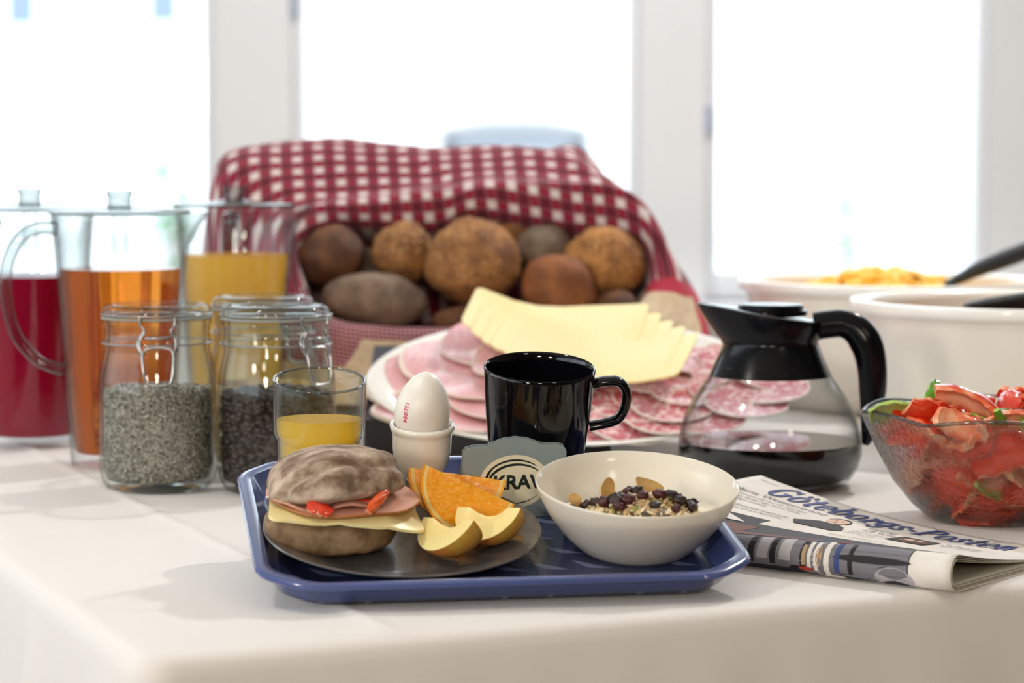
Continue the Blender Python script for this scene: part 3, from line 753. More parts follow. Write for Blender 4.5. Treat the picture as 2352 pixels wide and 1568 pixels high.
for (x, y, z, a, b_, c, rx, ry, lab) in ((-.0225, -.002, .015, 18, 25, 22, .0062, .0085, 'upright pale dried fruit chip at the back of the muesli'), (.004, -.014, .0185, 8, 22, 48, .0115, .0062, 'long tan dried fruit chip lying on top of the muesli'), (-.046, -.004, .008, 10, -25, 20, .0042, .0065, 'small yellow fruit chip at the left edge of the muesli')):
    o = mk('fruit_chip', *slab(ell(rx, ry, 22, wob=.08, seed=x * 100), lambda px_, py_: 14 * px_ * px_, .0012, 4), m_nut, sharp=50)
    o.matrix_basis = on_yog(x, y, z) @ RZ(a) @ RY(b_) @ RX(90 - c); tag(o, lab, 'fruit chip', 'dried fruit in the muesli')
# ================================================================== clip-top jars
def jar_shell(th):
    out = [(0, .004), (.030, .002), (.040, .0), (.046, .0025), (.0512, .009), (.0533, .018), (.0535, .040), (.0533, .085), (.0525, .104), (.0500, .117), (.0480, .126), (.0476, .131), (.0492, .1335), (.0492, .1365), (.0476, .139), (.0476, .1500), (.0496, .1520), (.0496, .1550), (.047, .1560)]
    inn = [(.0440, .1555), (.0440, .128), (.0465, .116), (.0490, .103), (.0500, .085), (.0500, .02), (.046, .010), (.03, .0075), (0, .007)]
    return mk('glass_body', *lathe(out + inn, 72), m_jarglass, th, sharp=60)
def jar_parts(th, clasp):
    jar_shell(th)
    mk('rubber_seal', *lathe([(.0445, .1562), (.0505, .1562), (.0505, .1580), (.0445, .1580), (.0445, .1562)], 64), mat('seal_rubber', '#8b8a82', .6) if 'seal_rubber' not in bpy.data.materials else bpy.data.materials['seal_rubber'], th, sharp=40)
    lid = mk('lid', *lathe([(0, .1590), (.040, .1585), (.0470, .1583), (.0488, .1590), (.0492, .1610), (.0488, .1645), (.0465, .1680), (.0440, .1690), (.0420, .1685), (.0390, .1660), (0, .1650), (0, .1625), (.036, .163), (.041, .161), (.043, .1592)], 72), m_jarglass, th, sharp=60)
    for z in (.1345, .1605):
        n = 64; mk('wire_ring', *tube([(.0502 * math.cos(2 * math.pi * i / n), .0502 * math.sin(2 * math.pi * i / n), z) for i in range(n)], .0008, 6, closed=True), m_steel, th)
    def cyl(x, z, d=.0525): return (x, -math.sqrt(max(d * d - x * x, 1e-5)), z)
    cl = bpy.data.objects.new('clasp', None); COL.objects.link(cl); cl.parent = th; cl.matrix_basis = RZ(clasp)
    for s in (-1, 1):
        p = crv([cyl(.0155 * s, .1600), cyl(.0148 * s, .1525), cyl(.0118 * s, .1480), cyl(.0155 * s, .1430), cyl(.0178 * s, .1370, .0545), cyl(.0160 * s, .1300, .0555), cyl(.0130 * s, .1255, .0555)], 5)
        mk('side_wire', *tube(p, .0013, 7), m_steel, cl)
        p = crv([cyl(.0110 * s, .1470, .0535), cyl(.0150 * s, .1410, .0545), cyl(.0160 * s, .1340, .056), cyl(.0140 * s, .1280, .0565)], 5)
        mk('side_wire', *tube(p, .0012, 7), m_steel, cl)
    p = crv([cyl(-.0130, .1290, .0565), cyl(-.0132, .1150, .0595), cyl(-.0110, .1030, .0600), cyl(-.006, .1005, .0600), cyl(.006, .1005, .0600), cyl(.0110, .1030, .0600), cyl(.0132, .1150, .0595), cyl(.0130, .1290, .0565), cyl(.0060, .1330, .0545), cyl(-.0060, .1330, .0545)], 6, closed=True)
    mk('pull_loop', *tube(p, .0014, 8, closed=True), m_steel, cl)
    mk('cross_bar', *tube([cyl(-.0115, .1415, .0545), cyl(0, .1415, .0545), cyl(.0115, .1415, .0545)], .0012, 8), m_steel, cl)
m_seed = mat('seed_mix', '#aba297', .7, var=('#5f584f', 430, .40, .62)); m_seed_b = mat('dark_seed', '#453f36', .6); m_seed_c = mat('pale_seed', '#d8d1c4', .6)
def contents(th, name, mats, n, size, top, seed, ball):
    rnd = random.Random(seed); mb = MB()
    prof = [(0, .008), (.03, .0085), (.0455, .0115), (.0488, .021), (.0490, .06), (.0488, .085), (.0482, top - .004), (.045, top), (0, top + .004)]
    rr = [(.0085, .036), (.0115, .0455), (.021, .0487), (.085, .0489), (.104, .0478)]
    mb.add(lathe([(max(0, r - size * .8) if r else 0, z) for r, z in prof], 48), None, 0)
    for k in range(n):
        a = rnd.uniform(0, 2 * math.pi)
        if k % 6 == 0: r = .048 * math.sqrt(rnd.random()); z = top + .0035 * (1 - r / .048) + .0008 + .003 * noise.noise(Vector((r * math.cos(a) * 50, r * math.sin(a) * 50, seed)))
        else:
            a = rnd.uniform(math.pi, 2 * math.pi) if k % 3 else a; z = rnd.uniform(.010, top + .001); r = interp(rr, z) - size * .55
        s = size * rnd.uniform(.7, 1.15)
        mb.add(ball, T(r * math.cos(a), r * math.sin(a), z) @ RZ(rnd.uniform(0, 360)) @ RX(rnd.uniform(0, 360)) @ SC(s, s * .7, s * .55), rnd.randrange(len(mats)))
    o = mb.build(name, mats, th, sharp=70); o['kind'] = 'stuff'; return o
J1 = thing('storage_jar', 'clip-top glass jar of speckled grey seeds, its clasp facing front', 'jar', T(-.3226, 2.192, TZ) @ RZ(0), 'clip-top glass jars')
jar_parts(J1, 9); contents(J1, 'seeds', [m_seed, m_seed_b, m_seed_c, m_seed], 5200, .0013, .092, 3, OCT)
J2 = thing('storage_jar', 'clip-top glass jar of dark raisins beside the tray', 'jar', T(-.2128, 2.178, TZ), 'clip-top glass jars')
jar_parts(J2, 48); contents(J2, 'raisins', [m_raisin, mat('raisin_brown', '#2a1812', .45), m_raisin], 800, .0062, .088, 4, ICO2)
J3 = thing('storage_jar', 'clip-top glass jar standing behind the raisin jar', 'jar', T(-.2384, 2.318, TZ), 'clip-top glass jars')
jar_parts(J3, 150); contents(J3, 'flakes', [m_oat, m_oat2], 1200, .003, .062, 5, OCT)

# ================================================================== juice pitchers
m_pit = thin_glass('pitcher_glass', '#fbfcfc', '#9a9f9f', .8, power=3.2); m_hand = thin_glass('handle_glass', '#eef1f1', '#5c6262', 1.6, power=1.6)
def pitcher(label, M, level, mliq, lname, handle_deg, spout_deg):
    th = thing('juice_pitcher', label, 'pitcher', M, 'glass juice pitchers')
    sp = R(spout_deg)
    ro = [(0, 0), (.046, 0), (.0490, .002), (.0500, .006), (.0505, .014), (.0545, .08), (.0595, .16), (.0630, .215), (.0650, .236), (.0668, .2440), (.0664, .2452)]
    ri = [(.0640, .2440), (.0622, .235), (.0600, .213), (.0565, .16), (.0515, .08), (.0475, .018), (.044, .0145), (0, .0140)]
    def mod(k, a, r, z):
        if z > .19:
            d = math.atan2(math.sin(a - sp), math.cos(a - sp)); q = math.exp(-(d / .3) ** 2) * ((z - .19) / .054) ** 2
            return r + .021 * q, z + .003 * q
        return r, z
    mk('glass_body', *lathe(ro + ri, 72, mod), m_pit, th, sharp=60)
    tab = [(z, r - .0005) for r, z in reversed(ri[:-1])]
    mk(lname, *fill(lambda z: interp(tab, z), .0145, level, 0, 64, 12), mliq, th, sharp=40)
    hp = crv([(.0600, 0, .232), (.074, 0, .2335), (.094, 0, .2250), (.1075, 0, .200), (.1100, 0, .168), (.1020, 0, .132), (.085, 0, .108), (.070, 0, .0985), (.0555, 0, .095)], 6)
    mk('handle', *tube(hp, [.0085 + .002 * max(0, abs(i / (len(hp) - 1) - .5) * 4 - 1.4) for i in range(len(hp))], 12, flat=(.7, 1.1)), m_hand, th).matrix_basis = RZ(handle_deg)
    lid = mk('lid', *lathe([(0, .2462), (.050, .2462), (.0655, .2458), (.0690, .2468), (.0690, .2488), (.0655, .2500), (.030, .2520), (.0130, .2535), (.0115, .2550), (.0110, .2620), (.0128, .2665), (.0120, .2690), (0, .2695)], 56), thin_glass('lid_plastic', '#d6d9d9', '#7d8484', 1.2, power=1.4) if 'lid_plastic' not in bpy.data.materials else bpy.data.materials['lid_plastic'], th, sharp=50)
    mk('lid_stem', *lathe([(0, .2050), (.0065, .2055), (.0075, .2070), (.0080, .2460), (.0060, .2460), (.0055, .209), (0, .208)], 24), m_pit, lid, sharp=50)
    return th
def liquid(name, col, dens, ior=1.33):
    m = bpy.data.materials.new(name); m.use_nodes = True; t = m.node_tree; t.nodes.clear()
    o = t.nodes.new('ShaderNodeOutputMaterial'); g = t.nodes.new('ShaderNodeBsdfGlass'); g.inputs['IOR'].default_value = ior; g.inputs['Roughness'].default_value = .02
    g.inputs['Color'].default_value = (1, 1, 1, 1)
    v = t.nodes.new('ShaderNodeVolumeAbsorption'); v.inputs['Color'].default_value = col; v.inputs['Density'].default_value = dens
    tl = t.nodes.new('ShaderNodeBsdfTranslucent'); tl.inputs[0].default_value = (1.0, .40, .02, 1); mx = t.nodes.new('ShaderNodeMixShader'); mx.inputs[0].default_value = .28
    t.links.new(g.outputs[0], mx.inputs[1]); t.links.new(tl.outputs[0], mx.inputs[2]); t.links.new(mx.outputs[0], o.inputs[0]); t.links.new(v.outputs[0], o.inputs['Volume']); return m
m_tea = liquid('amber_drink', (.95, .64, .02, 1), 32)
m_red = cloudy('red_juice', '#b3003c', .5)
m_oj = cloudy('thick_orange_juice', '#ffdd78', .6)
pitcher('glass pitcher of amber drink with its round handle at the left', T(-.3822, 2.357, TZ), .1935, m_tea, 'amber_drink', 186, 4)
pitcher('glass pitcher of yellow orange juice beside the checked bread cloth', T(-.3085, 2.69, TZ), .1930, m_oj, 'orange_juice', 100, -8)
pitcher('glass pitcher of deep red juice at the left edge', T(-.4990, 2.505, TZ), .1790, m_red, 'red_juice', 140, 60)

# ================================================================== coffee carafe
CAM_ = T(.2365, 2.205, TZ)
caf = thing('coffee_carafe', 'glass coffee carafe with black collar, lid and handle, partly full of coffee', 'carafe', CAM_)
co = [(0, .004), (.040, .0015), (.056, 0), (.064, .002), (.0735, .0085), (.0805, .0190), (.0838, .0310), (.0838, .0420), (.0815, .0560), (.0765, .0700), (.0690, .0840), (.0605, .0960), (.0545, .1045), (.0520, .112)]
ci = [(.0500, .112), (.0525, .1040), (.0585, .0955), (.0670, .0835), (.0745, .0695), (.0795, .0555), (.0818, .0420), (.0818, .0312), (.0788, .0198), (.0725, .0105), (.060, .0045), (0, .0055)]
mk('glass_body', *lathe(co + ci, 80), thin_glass('carafe_glass', '#fafbfb', '#8b8d8a', .7, power=4), caf, sharp=60)
ctab = [(.0045, .0560), (.0105, .0720), (.0198, .0783), (.0312, .0813), (.0420, .0813), (.0555, .0790)]
mk('coffee', *fill(lambda z: interp(ctab, z), .0062, .0425, 0, 72, 10), mat('black_coffee', '#060302', .03, spec=.5), caf, sharp=40)
def cmod(k, a, r, z):
    if z > .131:
        d = math.atan2(math.sin(a - math.pi), math.cos(a - math.pi)); q = math.exp(-(d / .62) ** 2) * min(1, (z - .131) / .028)
        return r + .0225 * q, z + (.004 * q + .0065 * math.cos(a - math.pi) * min(1, (z - .131) / .028))
    return r, z
mk('collar', *lathe([(.0500, .1040), (.0555, .1025), (.0560, .1035), (.0535, .1085), (.0480, .1205), (.0440, .1310), (.0432, .1345), (.0445, .1370), (.0462, .1450), (.0470, .1540), (.0468, .1580), (.0455, .1588), (.040, .1590), (.0, .1592)], 72, cmod), m_black, caf, sharp=50)
lid = mk('lid', *lathe([(0, .1580), (.0330, .1580), (.0330, .1625), (.0315, .1630), (.0300, .1632), (.0300, .1665), (.0285, .1680), (.012, .1685), (0, .1690)], 56), m_black, caf, sharp=40)
hp = crv([(.0400, 0, .1480), (.0520, 0, .1500), (.0660, 0, .1505), (.0790, 0, .1440), (.0885, 0, .1280), (.0925, 0, .1050), (.0925, 0, .0800), (.0905, 0, .0560), (.0870, 0, .0400)], 6)
nr = len(hp)
mk('handle', *tube(hp, [interp([(0, .0130), (.25, .0128), (.45, .0150), (.7, .0125), (.9, .0075), (1, .0026)], i / (nr - 1)) for i in range(nr)], 16, flat=(1, .82), up=(0, 0, 1)), m_black, caf, sharp=60).matrix_basis = RZ(-9)

# ================================================================== newspaper
NR = Vector((.304, 1.659)); NU = Vector((.777, -.629)); NV = Vector((.629, .777)); NL_, NW_ = .29, .205
def news(u, t, off=0.0):
    """u: 0 left .. 1 right along the fold; t: -1..0 bottom sheet, 0..1 round the fold, 1..2 top sheet from fold to far edge"""
    h = .019 + .007 * u - off * 2; e = .037 * (1 - u) ** 2.0 + .003 * u - off; r = .012
    if t <= 0: d, z = r + (-t) * (NW_ - r - .004), 0
    elif t <= 1: a = -math.pi / 2 + math.pi * t; d, z = r - (r - off) * math.cos(a), h / 2 + h / 2 * math.sin(a)
    else:
        s = t - 1; k = 1 - (1 - s) ** 1.8; d, z = r + (NW_ - r - off) * s, h + (e - h) * k + .002 * math.sin(s * math.pi) * (1 - u)
    p = NR + NU * (NL_ * (u - 1)) + NV * d
    return Vector((p.x, p.y, TZ + .0006 + off + z))
newsp = thing('newspaper', 'folded newspaper with a blue masthead lying against the tray', 'newspaper')
m_paper = mat('newsprint', '#e9e4de', .8, var=('#dcd6cf', 25, .4, .7)); m_paper2 = mat('newsprint_inner', '#cfcabb', .85)
for q, off in enumerate((0, .0016, .0032, .0046)):
    e_ = (0, .012, .004, .018)[q]
    o = mk('outer_sheet' if q == 0 else 'inner_sheet', *grid(lambda a, b: news(a * (1 - e_ * .3), -1 + 3 * b * (1 - .004 * q), off), 40, 70), m_paper if q == 0 else m_paper2, newsp)
    modif(o, 'SOLIDIFY', thickness=.0005, offset=0)
def decal(name, polys, m, lift=.0007, par=newsp):
    """print on the sheet: polygons in (u, t)"""
    mb = MB()
    for P in polys:
        V = []
        for (u, t) in P:
            p = news(u, t); du = news(min(u + .01, 1.02), t) - p; dt = news(u, t + .02) - p; n = dt.cross(du).normalized()
            if (t <= .98 and n.dot(Vector((-NV.x, -NV.y, .3))) < 0) or (t > .98 and n.z < 0): n = -n
            V.append(p + n * lift)
        mb.add((V, [tuple(range(len(V)))]))
    o = mb.build(name, m, par, smooth=False); o['kind'] = 'stuff'; return o
def rquads(u0, u1, t0, t1, nu=12, nt_=12): return [[(u0 + (u1 - u0) * i / nu, t0 + (t1 - t0) * j / nt_), (u0 + (u1 - u0) * (i + 1) / nu, t0 + (t1 - t0) * j / nt_), (u0 + (u1 - u0) * (i + 1) / nu, t0 + (t1 - t0) * (j + 1) / nt_), (u0 + (u1 - u0) * i / nu, t0 + (t1 - t0) * (j + 1) / nt_)] for i in range(nu) for j in range(nt_)]
def blob(u, t, ru, rt, n=14, a0=0): return [[(u, t), (u + ru * math.cos(2 * math.pi * i / n), t + rt * math.sin(2 * math.pi * i / n)), (u + ru * math.cos(2 * math.pi * (i + 1) / n), t + rt * math.sin(2 * math.pi * (i + 1) / n))] for i in range(n)]
def line(P, wu, wt=0):
    out = []
    for a, b in zip(P, P[1:]): out.append([(a[0] - wu, a[1] - wt), (b[0] - wu, b[1] - wt), (b[0] + wu, b[1] + wt), (a[0] + wu, a[1] + wt)])
    return out
ink = {k: mat('ink_' + k, c, .7) for k, c in dict(dark='#34323a', grey='#77757e', light='#b3b1b6', black='#1d1b20', red='#b03a34', skin='#d9b9a6', white='#e4e0dc', blue='#3a4a86', brown='#6e4036', green='#6f7a4e', tan='#b59a78').items()}
print_ = decal('photo_print', rquads(.0, .885, .06, 1.0, 24, 16) + rquads(.0, .885, 1.0, 1.28, 24, 6) + rquads(0.0, .30, 1.28, 1.38, 10, 3), ink['dark'], .0005)
_n0 = news
def news(u, t, off=0.0): return _n0(u * 1.11 + .005, t, off)
decal('photo_grey', rquads(.30, .79, .30, .98, 16, 8) + blob(.62, .25, .10, .16) + rquads(.5, .79, 1.0, 1.1, 8, 2), ink['grey'], .0006)
decal('photo_light', blob(.755, .28, .050, .25) + blob(.72, 1.08, .035, .05) + rquads(.46, .49, .45, .98, 2, 6) + rquads(.40, .43, .45, .95, 2, 6) + line([(.60 + .05 * math.cos(a), .55 + .5 * math.sin(a)) for a in [math.pi * (.6 + .07 * i) for i in range(14)]], .003, .004), ink['light'], .0007)
decal('photo_figures_dark', rquads(.375, .392, .35, 1.0, 2, 6) + rquads(.435, .45, .35, 1.0, 2, 6) + rquads(.515, .53, .28, 1.05, 2, 6) + rquads(.64, .652, .3, .95, 2, 6) + blob(.36, .36, .02, .06) + blob(.505, .3, .02, .07) + blob(.70, .62, .10, .07) + line([(.68, .2), (.72, .5), (.79, .62)], .012, .03), ink['black'], .0008)
decal('photo_figures_white', rquads(.535, .545, .35, 1.02, 1, 6) + rquads(.552, .562, .3, 1.02, 1, 6) + rquads(.578, .592, .2, 1.0, 1, 6) + blob(.60, .18, .03, .05) + blob(.2, .95, .015, .1) + line([(.315 + .012 * math.cos(a), .8 + .1 * math.sin(a)) for a in [i * .42 for i in range(16)]], .002, .003), ink['white'], .0009)
decal('photo_figures_red', blob(.53, .32, .02, .05) + rquads(.575, .60, 1.0, 1.08, 2, 2) + blob(.12, 1.20, .06, .06) + blob(.04, 1.26, .05, .05), ink['red'], .0009)
decal('photo_figures_blue', rquads(.605, .618, .3, .95, 1, 6) + blob(.55, 1.02, .02, .06), ink['blue'], .0009)
decal('photo_figures_tan', rquads(.52, .53, .4, .8, 1, 5) + blob(.565, .6, .008, .2) + rquads(.22, .28, .86, .93, 3, 2), ink['tan'], .00095)
decal('photo_stand', rquads(.02, .30, 1.08, 1.22, 8, 4) + rquads(.28, .62, 1.02, 1.08, 10, 2), ink['brown'], .0007)
decal('photo_banner', [[(.04, 1.385), (.16, 1.26), (.24, 1.26), (.12, 1.39)]] + blob(.2, 1.13, .02, .02), ink['white'], .001)
news = _n0
# portrait in the strip above the photo
decal('portrait_suit', [[(.32, 1.50), (.345, 1.44), (.46, 1.44), (.48, 1.48), (.455, 1.555), (.43, 1.585), (.37, 1.585), (.345, 1.55)]], ink['black'], .0008)
decal('portrait_face', blob(.402, 1.645, .030, .066, 18), ink['skin'], .0009)
decal('portrait_hair', [[(.402 + .032 * math.cos(R(a)), 1.650 + .070 * math.sin(R(a))) for a in range(-20, 181, 20)] + [(.402 + .027 * math.cos(R(a)), 1.655 + .046 * math.sin(R(a))) for a in range(180, -21, -20)]], ink['black'], .001)
decal('portrait_face_detail', line([(.394, 1.612), (.410, 1.612)], .001, .004) + line([(.389, 1.655), (.397, 1.655)], .001, .003) + line([(.407, 1.655), (.415, 1.655)], .001, .003), ink['brown'], .0011)
decal('small_photo', rquads(.60, .71, 1.50, 1.66, 6, 4), ink['black'], .0008); decal('small_photo_face', blob(.655, 1.58, .042, .055, 16), ink['brown'], .0009); decal('small_photo_light', blob(.64, 1.59, .016, .02) + blob(.668, 1.60, .012, .014), ink['skin'], .001)
def ntext(s, u, t, size, mm, width=None, offset=0., lift=.0008):
    V, F = text2d(s, 1, offset); w = max(v[0] for v in V); sc = size / NL_; sx_ = (width / w) if width else sc; k = size / .193
    polys = [[(u + V[i][0] * sx_, t + V[i][1] * k) for i in f] for f in F]
    return polys
txt = []
for s, u, t, sz, wd in (('MAJBERG 4 MAJ 2014', .03, 1.925, .0032, .06), ('vecka 18', .40, 1.735, .0030, .05), ('Andra bärande reformer har regeringen', .035, 1.650, .0048, .26), ('presenterat. Det går inget med på vattnet.', .033, 1.612, .0048, .26), ('Värdet är något exempel.', .031, 1.574, .0048, .17), ('SIDA 2', .03, 1.548, .0032, .04),
    ('LEDARSIDAN: TIPS TILL LÖFVEN & EKONOMI STUDENTEN NOVELL', .012, 1.488, .0050, .295), ('KRÖN & UPPMANAR TILL ATTACK MOT PUTIN', .010, 1.448, .0050, .29), ('SPORT ATTANALA NR 12', .49, 1.345, .0046, .2),
    ('Lopsidigt', .49, 1.655, .0105, .085), ('i Lilla Varvet', .49, 1.595, .0105, .10), ('nya loppet starkare', .49, 1.555, .0036, .10), ('banan runt staden', .49, 1.525, .0036, .10), ('Moderat vill', .73, 1.63, .0080, .10), ('byta stadsdel', .73, 1.585, .0080, .11), ('se mer om detta', .73, 1.545, .0036, .09),
    ('alla nya resor', .49, 1.495, .0036, .09), ('sport och mer', .49, 1.465, .0036, .09)):
    txt += ntext(s, u, t, sz, None, wd)
decal('small_lettering', txt, ink['black'], .0009)
decal('name_lettering', ntext('Maria Wetterstrand', .035, 1.695, .0120, None, .30), ink['grey'], .0009)
# masthead in heavy slanted slab letters, drawn stroke by stroke
def qd(x0, y0, x1, y1): return [[(x0, y0), (x1, y0), (x1, y1), (x0, y1)]]
def arc(cx, cy, rx, ry, ix, iy, a0=0, a1=360, n=20):
    out = []
    for i in range(n):
        a, b = R(a0 + (a1 - a0) * i / n), R(a0 + (a1 - a0) * (i + 1) / n)
        out.append([(cx + rx * math.cos(a), cy + ry * math.sin(a)), (cx + rx * math.cos(b), cy + ry * math.sin(b)), (cx + ix * math.cos(b), cy + iy * math.sin(b)), (cx + ix * math.cos(a), cy + iy * math.sin(a))])
    return out
G_ = {'G': (1.55, arc(.72, .73, .72, .77, .36, .62, 38, 330) + qd(1.02, .08, 1.36, .62) + qd(.85, .54, 1.5, .68) + qd(1.14, 1.02, 1.28, 1.48)),
      'o': (1.10, arc(.53, .5, .53, .53, .22, .40)),
      'ö': (1.10, arc(.53, .5, .53, .53, .22, .40) + arc(.30, 1.28, .15, .15, .01, .01, n=10) + arc(.78, 1.28, .15, .15, .01, .01, n=10)),
      't': (.80, qd(.22, .1, .54, 1.3) + qd(0, .84, .76, 1.0) + arc(.50, .22, .28, .25, .05, .12, 180, 350, 10)),
      'e': (1.06, arc(.53, .5, .53, .53, .22, .40, 0, 325) + qd(.25, .44, 1.05, .56)),
      'b': (1.14, qd(.12, 0, .44, 1.5) + qd(-.02, 1.38, .3, 1.5) + arc(.58, .5, .52, .53, .20, .40)),
      'r': (.92, qd(.16, 0, .48, 1.0) + qd(0, 0, .66, .13) + qd(0, .88, .3, 1.0) + arc(.72, .72, .20, .22, .01, .01, n=10) + [[(.44, .62), (.7, .95), (.85, .9), (.44, .45)]]),
      'g': (1.08, arc(.46, .5, .46, .52, .18, .38) + qd(.66, -.2, .96, 1.0) + arc(.50, -.16, .46, .32, .18, .18, 180, 360, 12) + qd(.8, .88, 1.08, 1.0)),
      's': (.86, arc(.44, .75, .36, .28, .08, .13, 20, 250, 12) + arc(.40, .27, .38, .28, .08, .13, -160, 80, 12) + qd(.68, .62, .80, 1.0) + qd(.02, .02, .14, .4) + [[(.16, .62), (.30, .40), (.70, .38), (.56, .62)]]),
      '-': (.66, qd(.06, .40, .58, .60)),
      'P': (1.36, qd(.18, 0, .56, 1.46) + qd(0, 0, .8, .13) + qd(0, 1.34, .6, 1.47) + arc(.68, 1.05, .62, .42, .26, .28, -90, 90, 12) + qd(.5, .63, .7, .77) + qd(.5, 1.34, .7, 1.47)),
      'n': (1.24, qd(.14, 0, .46, 1.0) + qd(0, 0, .58, .13) + qd(0, .88, .3, 1.0) + qd(.74, 0, 1.06, .66) + qd(.64, 0, 1.2, .13) + arc(.70, .62, .36, .40, .05, .22, 0, 180, 12))}
hl = []; x = 0
for ch in 'Göteborgs-Posten':
    adv, pl = G_[ch]; hl += [[(x + a + .22 * b, b) for a, b in P] for P in pl]; x += adv + .10
su, st_ = .76 / x, .128
decal('masthead', [[(.105 + a * su, 1.765 + b * st_) for a, b in P] for P in hl], ink['blue'], .001)

# ================================================================== glass salad bowl with chopped peppers
SBM = T(.4000, 2.005, TZ)
sal = thing('salad_bowl', 'ridged clear glass bowl full of chopped peppers at the right edge', 'bowl', SBM)
so = [(0, .004), (.030, .002), (.046, 0), (.052, .0025), (.066, .014), (.082, .034), (.0945, .058), (.1030, .079), (.1065, .088), (.1075, .0905)]
si = [(.1050, .0905), (.1035, .086), (.0995, .075), (.0910, .056), (.0780, .033), (.0620, .0145), (.048, .0055), (0, .006)]
def smod(k, a, r, z):
    q = max(0, (z - .05) / .04); return r * (1 + .012 * q * math.cos(6 * a)), z + .0055 * q * (abs(math.sin(3 * a + .55)) - .5)
sbody = mk('glass_body', *lathe(so + si, 96, smod), thin_glass('pressed_glass', '#f6f9f7', '#79827e', 1.2, rough=.08, bump=(230, 1.0, .004, .55), power=2.6), sal, sharp=60)
mk('rim', *tube([(lambda q: (q[0] * math.cos(a_), q[0] * math.sin(a_), q[1]))(smod(0, a_, .1063, .0905)) for a_ in [2 * math.pi * i / 120 for i in range(120)]], .0016, 8, closed=True), thin_glass('bowl_rim_glass', '#d5dcda', '#3c4442', 2, power=1.4), sal)
rnd = random.Random(5); pm = {}
for kind, mats_, n in (('red', [m_pskin, m_pflesh], 6), ('green', [m_gskin, m_gflesh], 3)):
    for q in range(n):
        L, w_, bd, th_ = (rnd.uniform(.032, .056), rnd.uniform(.020, .030), rnd.uniform(.5, 1.3), rnd.uniform(.0050, .0065)) if kind == 'red' else (rnd.uniform(.025, .045), rnd.uniform(.007, .014), rnd.uniform(.7, 1.6), .003)
        V, F, I = pepper_mesh(L, w_, bd, th_, 20 + q); o = mk('pepper_piece', V, F, mats_, midx=I, sharp=60); pm[kind, q] = o.data; bpy.data.objects.remove(o)
def pep(kind, q, M, label, group='chopped peppers in the salad bowl'):
    o = bpy.data.objects.new('pepper_piece', pm[kind, q]); COL.objects.link(o); o.matrix_basis = M; tag(o, label, 'pepper', group)
def side(a): return ', ' + ['right', 'rear right', 'rear', 'rear left', 'left', 'front left', 'front', 'front right'][int(((math.degrees(a) + 22.5) % 360) / 45)] + ' side'
stab = [(z, r) for r, z in reversed(si[:-1])]
inside = 'chopped {} pepper piece inside the glass bowl'
for k in range(112):
    z = .016 + .068 * (k / 112); rm_ = interp(stab, z) - .018; a = rnd.uniform(0, 6.283); r = rm_ * (math.sqrt(rnd.uniform(.05, 1)) if k % 3 else rnd.uniform(.9, 1.0))
    g = 'green' if k % 9 == 4 else 'red'
    pep(g, rnd.randrange(3 if g == 'green' else 6), SBM @ T(r * math.cos(a), r * math.sin(a), z) @ RZ(math.degrees(a) + 90 + rnd.uniform(-35, 35)) @ RX((rnd.uniform(20, 80) + (180 if k % 3 == 1 else 0)) if r > rm_ * .6 else rnd.uniform(-40, 40)) @ RY(rnd.uniform(-35, 35)), inside.format(g) + side(a) + (', low down' if z < .035 else ', near the rim' if z > .062 else ', half way up'))
top = 'chopped {} pepper piece topping the glass bowl'
for k in range(26):
    a = rnd.uniform(0, 6.283); r = .085 * math.sqrt(rnd.random()); g = 'green' if k % 4 == 1 else 'red'
    pep(g, rnd.randrange(3 if g == 'green' else 6), SBM @ T(r * math.cos(a), r * math.sin(a), .088 + .018 * (1 - r / .085)) @ RZ(rnd.uniform(0, 360)) @ RX(rnd.uniform(-60, 60) + (150 if k % 3 == 0 else 0)) @ RY(rnd.uniform(-30, 30)), top.format(g) + side(a) + (', near its middle' if r < .04 else ', near the rim'))
pep('red', 0, SBM @ T(-.026, -.048, .112) @ RZ(-22) @ RY(20) @ RX(-38) @ SC(1.35, 1.0, 1.2), 'large curved red pepper strip on top of the salad bowl', 'chopped peppers in the salad bowl')
pep('red', 3, SBM @ T(-.052, -.050, .099) @ RZ(35) @ RY(-10) @ RX(60), 'red pepper piece showing its pale flesh at the top of the salad bowl', 'chopped peppers in the salad bowl')
pep('red', 5, SBM @ T(-.002, -.066, .097) @ RZ(-20) @ RY(-14) @ RX(-35), 'shiny red pepper piece at the front rim of the salad bowl', 'chopped peppers in the salad bowl')
pep('green', 1, SBM @ T(-.055, -.040, .106) @ RZ(50) @ RY(-48) @ RX(60) @ SC(1.0, 1.6, 1.5), 'green pepper sliver sticking up at the top of the salad bowl', 'chopped peppers in the salad bowl')
pep('green', 2, SBM @ T(-.080, -.022, .099) @ RZ(-15) @ RY(0) @ RX(-35) @ SC(1.2, 2.4, 1.6), 'green pepper piece lying over the left rim of the salad bowl', 'chopped peppers in the salad bowl')

# ================================================================== two white serving pots
m_pot = mat('white_enamel', '#e9e4d9', .25, coat=.3)
def pot(label, M, zr=.152, rr=.187):
    th = thing('serving_pot', label, 'pot', M, 'white serving pots')
    mk('body', *lathe([(0, .003), (rr * .80, .001), (rr * .84, .004), (rr * .87, .02), (rr * .945, zr - .012), (rr * .955, zr - .006), (rr * .93, zr - .008), (rr * .855, .02), (rr * .82, .009), (0, .008)], 96), m_pot, th, sharp=50)
    mk('rim', *lathe([(rr * .93, zr - .012), (rr * .96, zr - .014), (rr, zr - .010), (rr * 1.006, zr - .005), (rr, zr), (rr * .97, zr + .001), (rr * .935, zr - .004), (rr * .93, zr - .012)], 96), mat('white_rim', '#f3f0ea', .3, coat=.3) if 'white_rim' not in bpy.data.materials else bpy.data.materials['white_rim'], th, sharp=60)
    return th
P1 = T(.5440, 2.535, TZ); P2 = T(.4640, 2.945, TZ)
